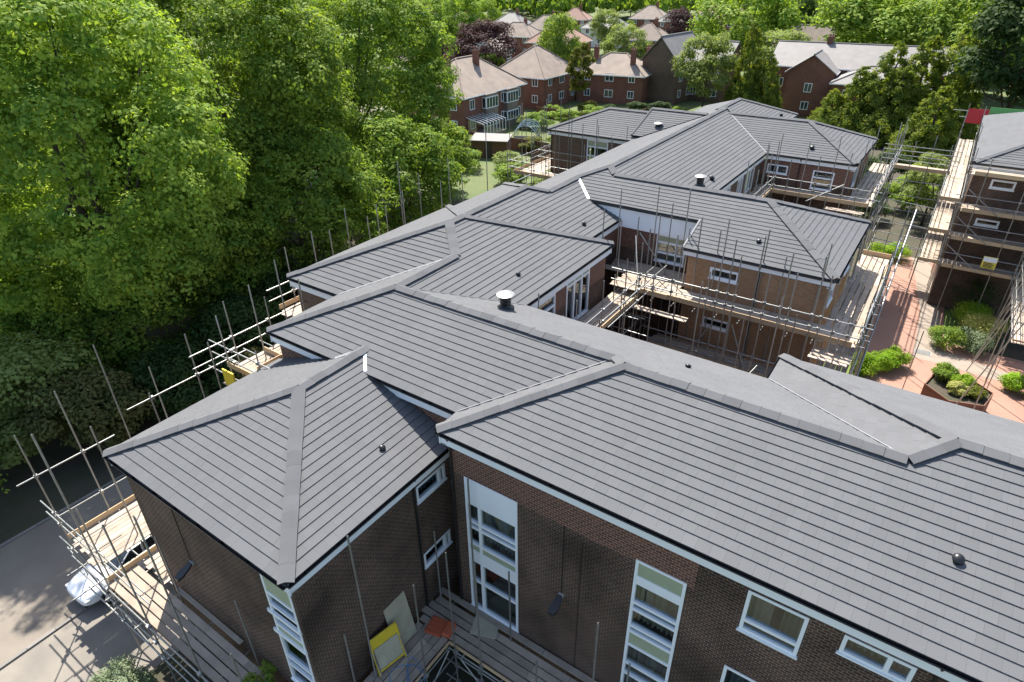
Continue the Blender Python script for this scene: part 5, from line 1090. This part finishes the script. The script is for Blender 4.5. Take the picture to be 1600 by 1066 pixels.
FH = [(-91, 122, 9, 9, .25, 'house_tile', 'render_white', 'white walled gabled house right of the copper beech', 'gable'), (-84, 142, 13, 9, .2, 'house_tile_red', 'brick_red', 'wide red roofed house in the middle of the far estate', 'hip'), (-101, 150, 11, 8, .15, 'house_tile', 'brick_red', 'far house with brown hipped roof behind the white one', 'hip'),
      (-106, 172, 11, 9, .3, 'house_tile', 'render_white', 'far white walled house with hipped grey brown roof', 'hip'), (-92, 182, 12, 9, .1, 'slate', 'render_white', 'far house with pale hipped roof and twin roof lights', 'hip'), (-117, 208, 10, 9, .3, 'house_tile_red', 'brick_red', 'distant red roofed house beside two tall trees', 'hip'),
      (-96, 222, 12, 10, .2, 'house_tile', 'brick_red', 'distant house with steep brown roof by the purple tree', 'hip'), (-84, 214, 10, 8, .2, 'slate', 'brick_red', 'distant house with low pale roof', 'hip'), (-84, 250, 12, 9, .15, 'house_tile_red', 'render_white', 'distant pair house with orange red roof at the wood edge', 'hip'), (-68, 222, 13, 10, .1, 'house_tile_red', 'brick_red', 'distant brick house with bright red roof and white windows', 'hip'),
      (-68.5, 158, 10, 9, .2, 'house_tile', 'brick_red', 'brown roofed house with tall chimney left of the purple tree', 'hip'), (-58, 153, 9, 8, .15, 'house_tile_red', 'brick_red', 'red roofed house with flat dormer at centre', 'hip'), (-132, 165, 11, 9, .3, 'house_tile', 'brick_red', 'far brown roof left of the round green tree', 'hip'), (-125, 182, 10, 8, .2, 'slate', 'render_white', 'far pale roofed house beside the field trees', 'hip'),
      (-84.5, 92, 8, 8, .1, 'house_tile', 'brick_red', 'brick house with big chimney half hidden by the copper beech', 'hip'), (-160, 50, 11, 10, .3, 'house_tile', 'brick_red', 'brown tiled roof glimpsed at the left edge', 'hip'), (-243, 82, 16, 14, .2, 'slate', 'render_white', 'dark walled house with slate roof at the upper left edge', 'hip'), (-66, 15, 9, 7, .4, 'house_tile_red', 'brick_red', 'red roofed outbuilding glimpsed under the trees at left', 'gable'), (-70, 19, 6, 6, .4, 'lead', 'render_white', 'flat white roofed garage glimpsed at the left edge', 'hip')]
for (x, y, lx, ly, rz, rm, wm, lb, stl) in FH: house(lb, x, y, lx, ly, rz, 5.0 if 'garage' not in lb else 2.4, .68 if 'flat' not in lb else .05, wallm=wm, roofm=rm, style=stl, axis='y' if stl == 'gable' else None, chim=((.15, .1),) if 'garage' not in lb else (), wins='S' if y > 140 else 'SE'); HOUSES.append((x, y, lx / 2, ly / 2))
house('distant red brick terrace with grey roof at the top right', -18, 318, 34, 12, .05, 8.5, .6, roofm='slate', style='gable', axis='x', chim=(), wins='S')
house('distant taller red brick block at the top right', 3, 330, 16, 14, .05, 13, .6, roofm='slate', style='gable', axis='x', chim=(), wins='S')
house('distant low building with long brown roof at upper right', -18, 268, 36, 14, .05, 3.5, .5, roofm='house_tile', chim=(), wins='')
house('distant lone brown roof between trees at upper right', -44, 240, 12, 10, .5, 4.5, .7, roofm='slate', style='gable', axis='y', chim=(), wins='S')
# greenhouse, shed roof and washing line in the garden
t = empty('greenhouse', (-47.8, 73.0, 0), math.radians(25), 'small barrel roofed greenhouse in the back garden', 'greenhouse')
n = 10
for k in range(n):
    a0, a1 = math.pi * k / n, math.pi * (k + 1) / n; p = MB(); q = [(1.5 * math.cos(a), 1.0 + 1.3 * math.sin(a)) for a in (a0, a1)]
    p.poly([(q[0][0], -2.2, q[0][1]), (q[0][0], 2.2, q[0][1]), (q[1][0], 2.2, q[1][1]), (q[1][0], -2.2, q[1][1])]); p.obj('pane', 'glass', t)
for y in (-2.2, -1.1, 0, 1.1, 2.2):
    b = MB(); b.tube([(1.5, y, 0)] + [(1.5 * math.cos(math.pi * k / 8), y, 1 + 1.3 * math.sin(math.pi * k / 8)) for k in range(9)] + [(-1.5, y, 0)], [.05] * 11, 5); b.obj('hoop', 'steel_bright', t)
b = MB(); b.box(-1.5, 1.5, -2.2, -2.15, 0, 1); b.box(1.45, 1.5, -2.2, 2.2, 0, 1); b.obj('base_wall', 'cement', t)
t = empty('garden_shed', (-47.2, 64.0, 0), .4, 'low brown garden shed with flat roof among the shrubs', 'shed')
b = MB(); b.box(-2.4, 2.4, -1.6, 1.6, 2.1, 2.22, Matrix.Rotation(.06, 4, 'X')); b.obj('roof', 'slate', t); b = MB(); b.box(-2.2, 2.2, -1.4, 1.4, 0, 2.05); b.obj('wall', 'planter_wood', t); b = MB(); b.box(-.5, .4, -1.44, -1.402, 0, 1.85); b.obj('door', 'bark', t)
for (p, q, lb) in (((-55, 67.6), (-41, 67.6), 'brown timber fence in front of the nearest brick house garden'), ((-55, 86.6), (-40.3, 86.6), 'brown timber fence between the gardens of two brick houses'), ((-40.1, 62), (-40.1, 100), 'long brown timber fence along the foot of the gardens')):
    fo = empty('garden_fence', (0, 0, 0), 0, lb, 'fence'); L = math.hypot(q[0] - p[0], q[1] - p[1]); n = int(L / 1.9); dx, dy = (q[0] - p[0]) / n, (q[1] - p[1]) / n
    for k in range(n):
        x, y = p[0] + dx * k, p[1] + dy * k; place('fence_panel', cube('planter_wood'), (x + dx * .03, y + dy * .03, .75), (x + dx * .97, y + dy * .97, .75), .05, 1.5, fo); place('post', cube('planter_wood'), (x, y, 0), (x, y, 1.62), .1, .1, fo)
# garden shrubs: prototypes and copies
GP = {}
def shrub(kd, x, y, h, r, label, group):
    m = {'g': 'leaf_green', 'p': 'leaf_pale', 'b': 'leaf_lime', 'y': 'leaf_gold', 'd': 'leaf_dark'}[kd]
    if kd not in GP:
        GP[kd] = tree(label, x, y, 3, 1.8, m, 400 + len(GP), 3600, 26, .11, z0=.05, br=.65, cat='bush', name='garden_shrub', group=group, limbs=3); GP[kd].scale = (r / 1.8, r / 1.8, h / 3); return
    dup(GP[kd], x, y, r / 1.8, rg.uniform(0, 6), label, group, h / 3)
LB = {'g': 'mid green garden shrub near the houses', 'p': 'pale grey green garden shrub near the houses', 'b': 'fresh green garden shrub near the houses', 'y': 'yellow green garden shrub near the houses', 'd': 'dark evergreen garden shrub near the houses'}
for (kd, x, y, h, r) in [('g', -50, 80, 3.6, 2.6), ('b', -48, 84, 3.2, 2.4), ('p', -52, 79, 2.6, 1.8), ('b', -46, 88, 3.2, 2.4), ('d', -44.5, 91, 3.0, 2.0), ('d', -41.5, 94, 3.2, 2.4), ('d', -38.5, 96, 3.2, 2.4), ('b', -36, 97, 2.4, 1.6), ('p', -50, 62, 3.4, 2.6), ('g', -46, 57, 3.6, 2.4), ('p', -42, 60, 2.8, 2.2), ('y', -44, 68, 2.6, 2.0), ('p', -43, 73, 2.4, 2.0), ('b', -41, 77, 2.4, 1.8), ('p', -38, 67, 2.8, 2.2), ('p', -36, 62, 2.6, 2.0), ('g', -38, 55, 3.4, 2.6), ('p', -34, 55, 2.6, 2.0), ('b', -33, 49, 3.2, 2.2), ('y', -53, 66, 2.4, 1.8), ('p', -34, 70, 2.2, 1.9), ('g', -36, 80, 2.8, 2.2), ('b', -32, 84, 2.6, 2.2), ('g', -53, 88, 2.6, 1.8), ('y', -49, 92, 3.2, 2.0), ('p', -40, 84, 2.6, 2.2), ('g', -56, 61, 3, 2.4), ('p', -31, 76, 2.4, 2), ('b', 1.0, 74, 4.5, 2.2), ('d', -4.5, 75, 5, 2.8), ('d', -6.8, 72, 5, 2.5), ('d', -4.6, 63.5, 3.2, 2.0), ('d', -5.6, 68, 4.2, 2.4), ('g', -2.2, 68, 4.6, 2.4)]: shrub(kd, x, y, h * .68, r * .85, (LB[kd] if y < 60 or x < -20 else LB[kd].replace('near the houses', 'beyond the scaffold bridge')) if not (x < -20) else LB[kd].replace('near the houses', 'by the nearest brick house' if x < -46 and y < 86 else 'beside the back left wing' if x > -37 else 'by the low tan roofed house' if y > 82 else 'in the middle of the back gardens'), 'garden shrubs near the houses')
# filler trees between the far houses
kinds = ['green', 'lime', 'pale', 'green', 'lime', 'dark', 'gold']; cnt = 0; tries = 0
FL = {'green': 'mid green tree', 'lime': 'light green tree', 'pale': 'pale tree', 'dark': 'dark tree', 'gold': 'slim yellowish tree'}
HNAMES = [(-60.6, 76.4, 'nearest brick house with two chimneys'), (-61.8, 96.5, 'pyramid roofed brick house'), (-51, 106, 'low tan roofed house'), (-43, 111, 'grey gabled house'), (-9, 117, 'long slate roofed building'), (-31, 160, 'small dormer house'), (-18, 318, 'distant brick terrace'), (-18, 268, 'distant long brown roof'), (-44, 240, 'lone distant roof')] + [(f[0], f[1], ' '.join(f[7].split()[:7])) for f in FH]
while cnt < 165 and tries < 4000:
    tries += 1; d = rg.uniform(75, 330) if cnt > 30 else rg.uniform(75, 160); az = rg.uniform(-80, 6); x, y = d * math.sin(math.radians(az)), d * math.cos(math.radians(az))
    if not visible(x, y) or not free(x, y, 3) or (x > -32 and y < 132): continue
    kd = rg.choice(kinds); h = rg.uniform(4, 8) if d < 200 else rg.uniform(8, 14)
    if -300 < x < -225 and 255 < y < 340: continue
    if -36 < az < -17 and d < 300: h = min(h, rg.uniform(3.5, 6.0))
    nm = min(HNAMES, key=lambda q: math.hypot(q[0] - x, q[1] - y)); vx = Vector((x - nm[0], y - nm[1], 0)); sx_, sy_ = vx.dot(R_), vx.dot(Vector((F_.x, F_.y, 0)).normalized())
    rel = ('right of' if sx_ > 0 else 'left of') if abs(sx_) > abs(sy_) else ('behind' if sy_ > 0 else 'in front of')
    bgtree(kd, x, y, h, h * rg.uniform(.38, .52), ('tall ' if h > 9 else 'small ' if h < 5.5 else '') + FL[kd] + ' ' + rel + ' the ' + nm[2], 'trees among the far houses'); cnt += 1
# far wood on the rising ground: one mass
rng = np.random.default_rng(3); Cs = []; Ns = []
for k in range(900):
    d = 300 + 560 * rng.uniform(0, 1) ** 1.6; az = math.radians(rng.uniform(-80, 8)); x, y = d * math.sin(az), d * math.cos(az)
    if -310 < x < -228 and 255 < y < 345: continue
    hh = rng.uniform(9, 15); c = 130; dd = unit(rng.normal(size=(c, 3))); dd[:, 2] = np.abs(dd[:, 2])
    lump = 1 + .25 * np.sin(dd[:, 0:1] * 5 + k) * np.cos(dd[:, 1:2] * 6 + k)
    Cs.append(np.array([x, y, hill(x, y) + hh * .35]) + dd * np.array([hh * .6, hh * .6, hh * .62]) * lump); Ns.append(dd + rng.normal(size=(c, 3)) * .35)
Cs = np.concatenate(Cs); Ns = np.concatenate(Ns)
fw = leaf_obj('far_wood', Cs, Ns, rng.uniform(.9, 1.9, len(Cs)), 'leaf_green', None, rng, .8); tag(fw, 'distant wood covering the skyline', 'wood', kind='stuff')
# ------------------------------------------------------------------ courtyard planting
t = empty('planter', (3.75, 35.1, .04), .3, 'six sided dark timber planter box in the red courtyard', 'planter')
pr = 1.55; ph = .95; hx = [(pr * math.cos(math.pi / 3 * k), pr * math.sin(math.pi / 3 * k)) for k in range(6)]
for k in range(6):
    p, q = hx[k], hx[(k + 1) % 6]
    for j in range(6): place('plank', cube('planter_wood'), (*p, .1 + j * .185), (*q, .1 + j * .185), .05, .175, t)
b = MB(); b.poly([(x * .95, y * .95, 1.0) for x, y in hx]); b.obj('soil', 'soil', t)
CP_ = [(3.0, 35.8, 1.9, .5, 'leaf_green', 'clipped dark green dome shrub at the back of the planter', 1.0), (3.8, 35.5, 1.8, .5, 'leaf_bright', 'fresh green shrub in the middle of the planter', 1.0), (3.7, 34.7, 1.55, .42, 'leaf_yellow', 'yellow leaved shrub at the front of the planter', 1.0), (4.5, 34.9, 1.5, .42, 'leaf_gold', 'gold and pink tinged shrub at the right of the planter', 1.0),
       (2.9, 41.6, 1.3, .85, 'leaf_green', 'glossy green shrub left of the silver shrub beside the path', 0), (4.2, 42.1, 1.2, .95, 'leaf_silver', 'silver grey mound shrub beside the path', 0), (4.6, 43.9, 1.7, 1.1, 'leaf_yellow', 'large cream yellow shrub in the courtyard bed', 0), (3.9, 45.6, 1.5, 1.0, 'leaf_bright', 'bright green shrub behind the yellow one', 0), (3.9, 47.2, 2.4, 1.3, 'leaf_dark', 'tall dark green shrub against the right block', 0),
       (.1, 36.9, 1.0, .65, 'leaf_bright', 'rounded bright hedge end beside the grass', 0), (-.65, 36.0, 1.05, .7, 'leaf_bright', 'clipped hedge mound nearest the scaffold', 0), (.7, 37.7, 1.0, .7, 'leaf_bright', 'bright clipped hedge mound beside the red paving', 0), (6.3, 38.5, 1.0, .55, 'leaf_bright', 'first clipped hedge ball by the right scaffold', 0), (7.4, 38.2, 1.0, .65, 'leaf_bright', 'second clipped hedge ball by the right scaffold', 0), (8.7, 37.6, 1.0, .8, 'leaf_green', 'dark green hedge running off the right edge', 0), (-1.2, 55.0, 1.2, .9, 'leaf_bright', 'bright hedge beyond the end of the courtyard wing', 0), (-2.4, 54.2, 1.2, .9, 'leaf_bright', 'second bright hedge mound beyond the courtyard wing', 0)]
for k, (x, y, h, r, m, lb, z0) in enumerate(CP_): tree(lb, x, y, h, r, m, 500 + k, 4200, 30, .05, z0=z0 + .02, br=r * .5, cat='shrub', name='shrub', trunk=True, limbs=0)
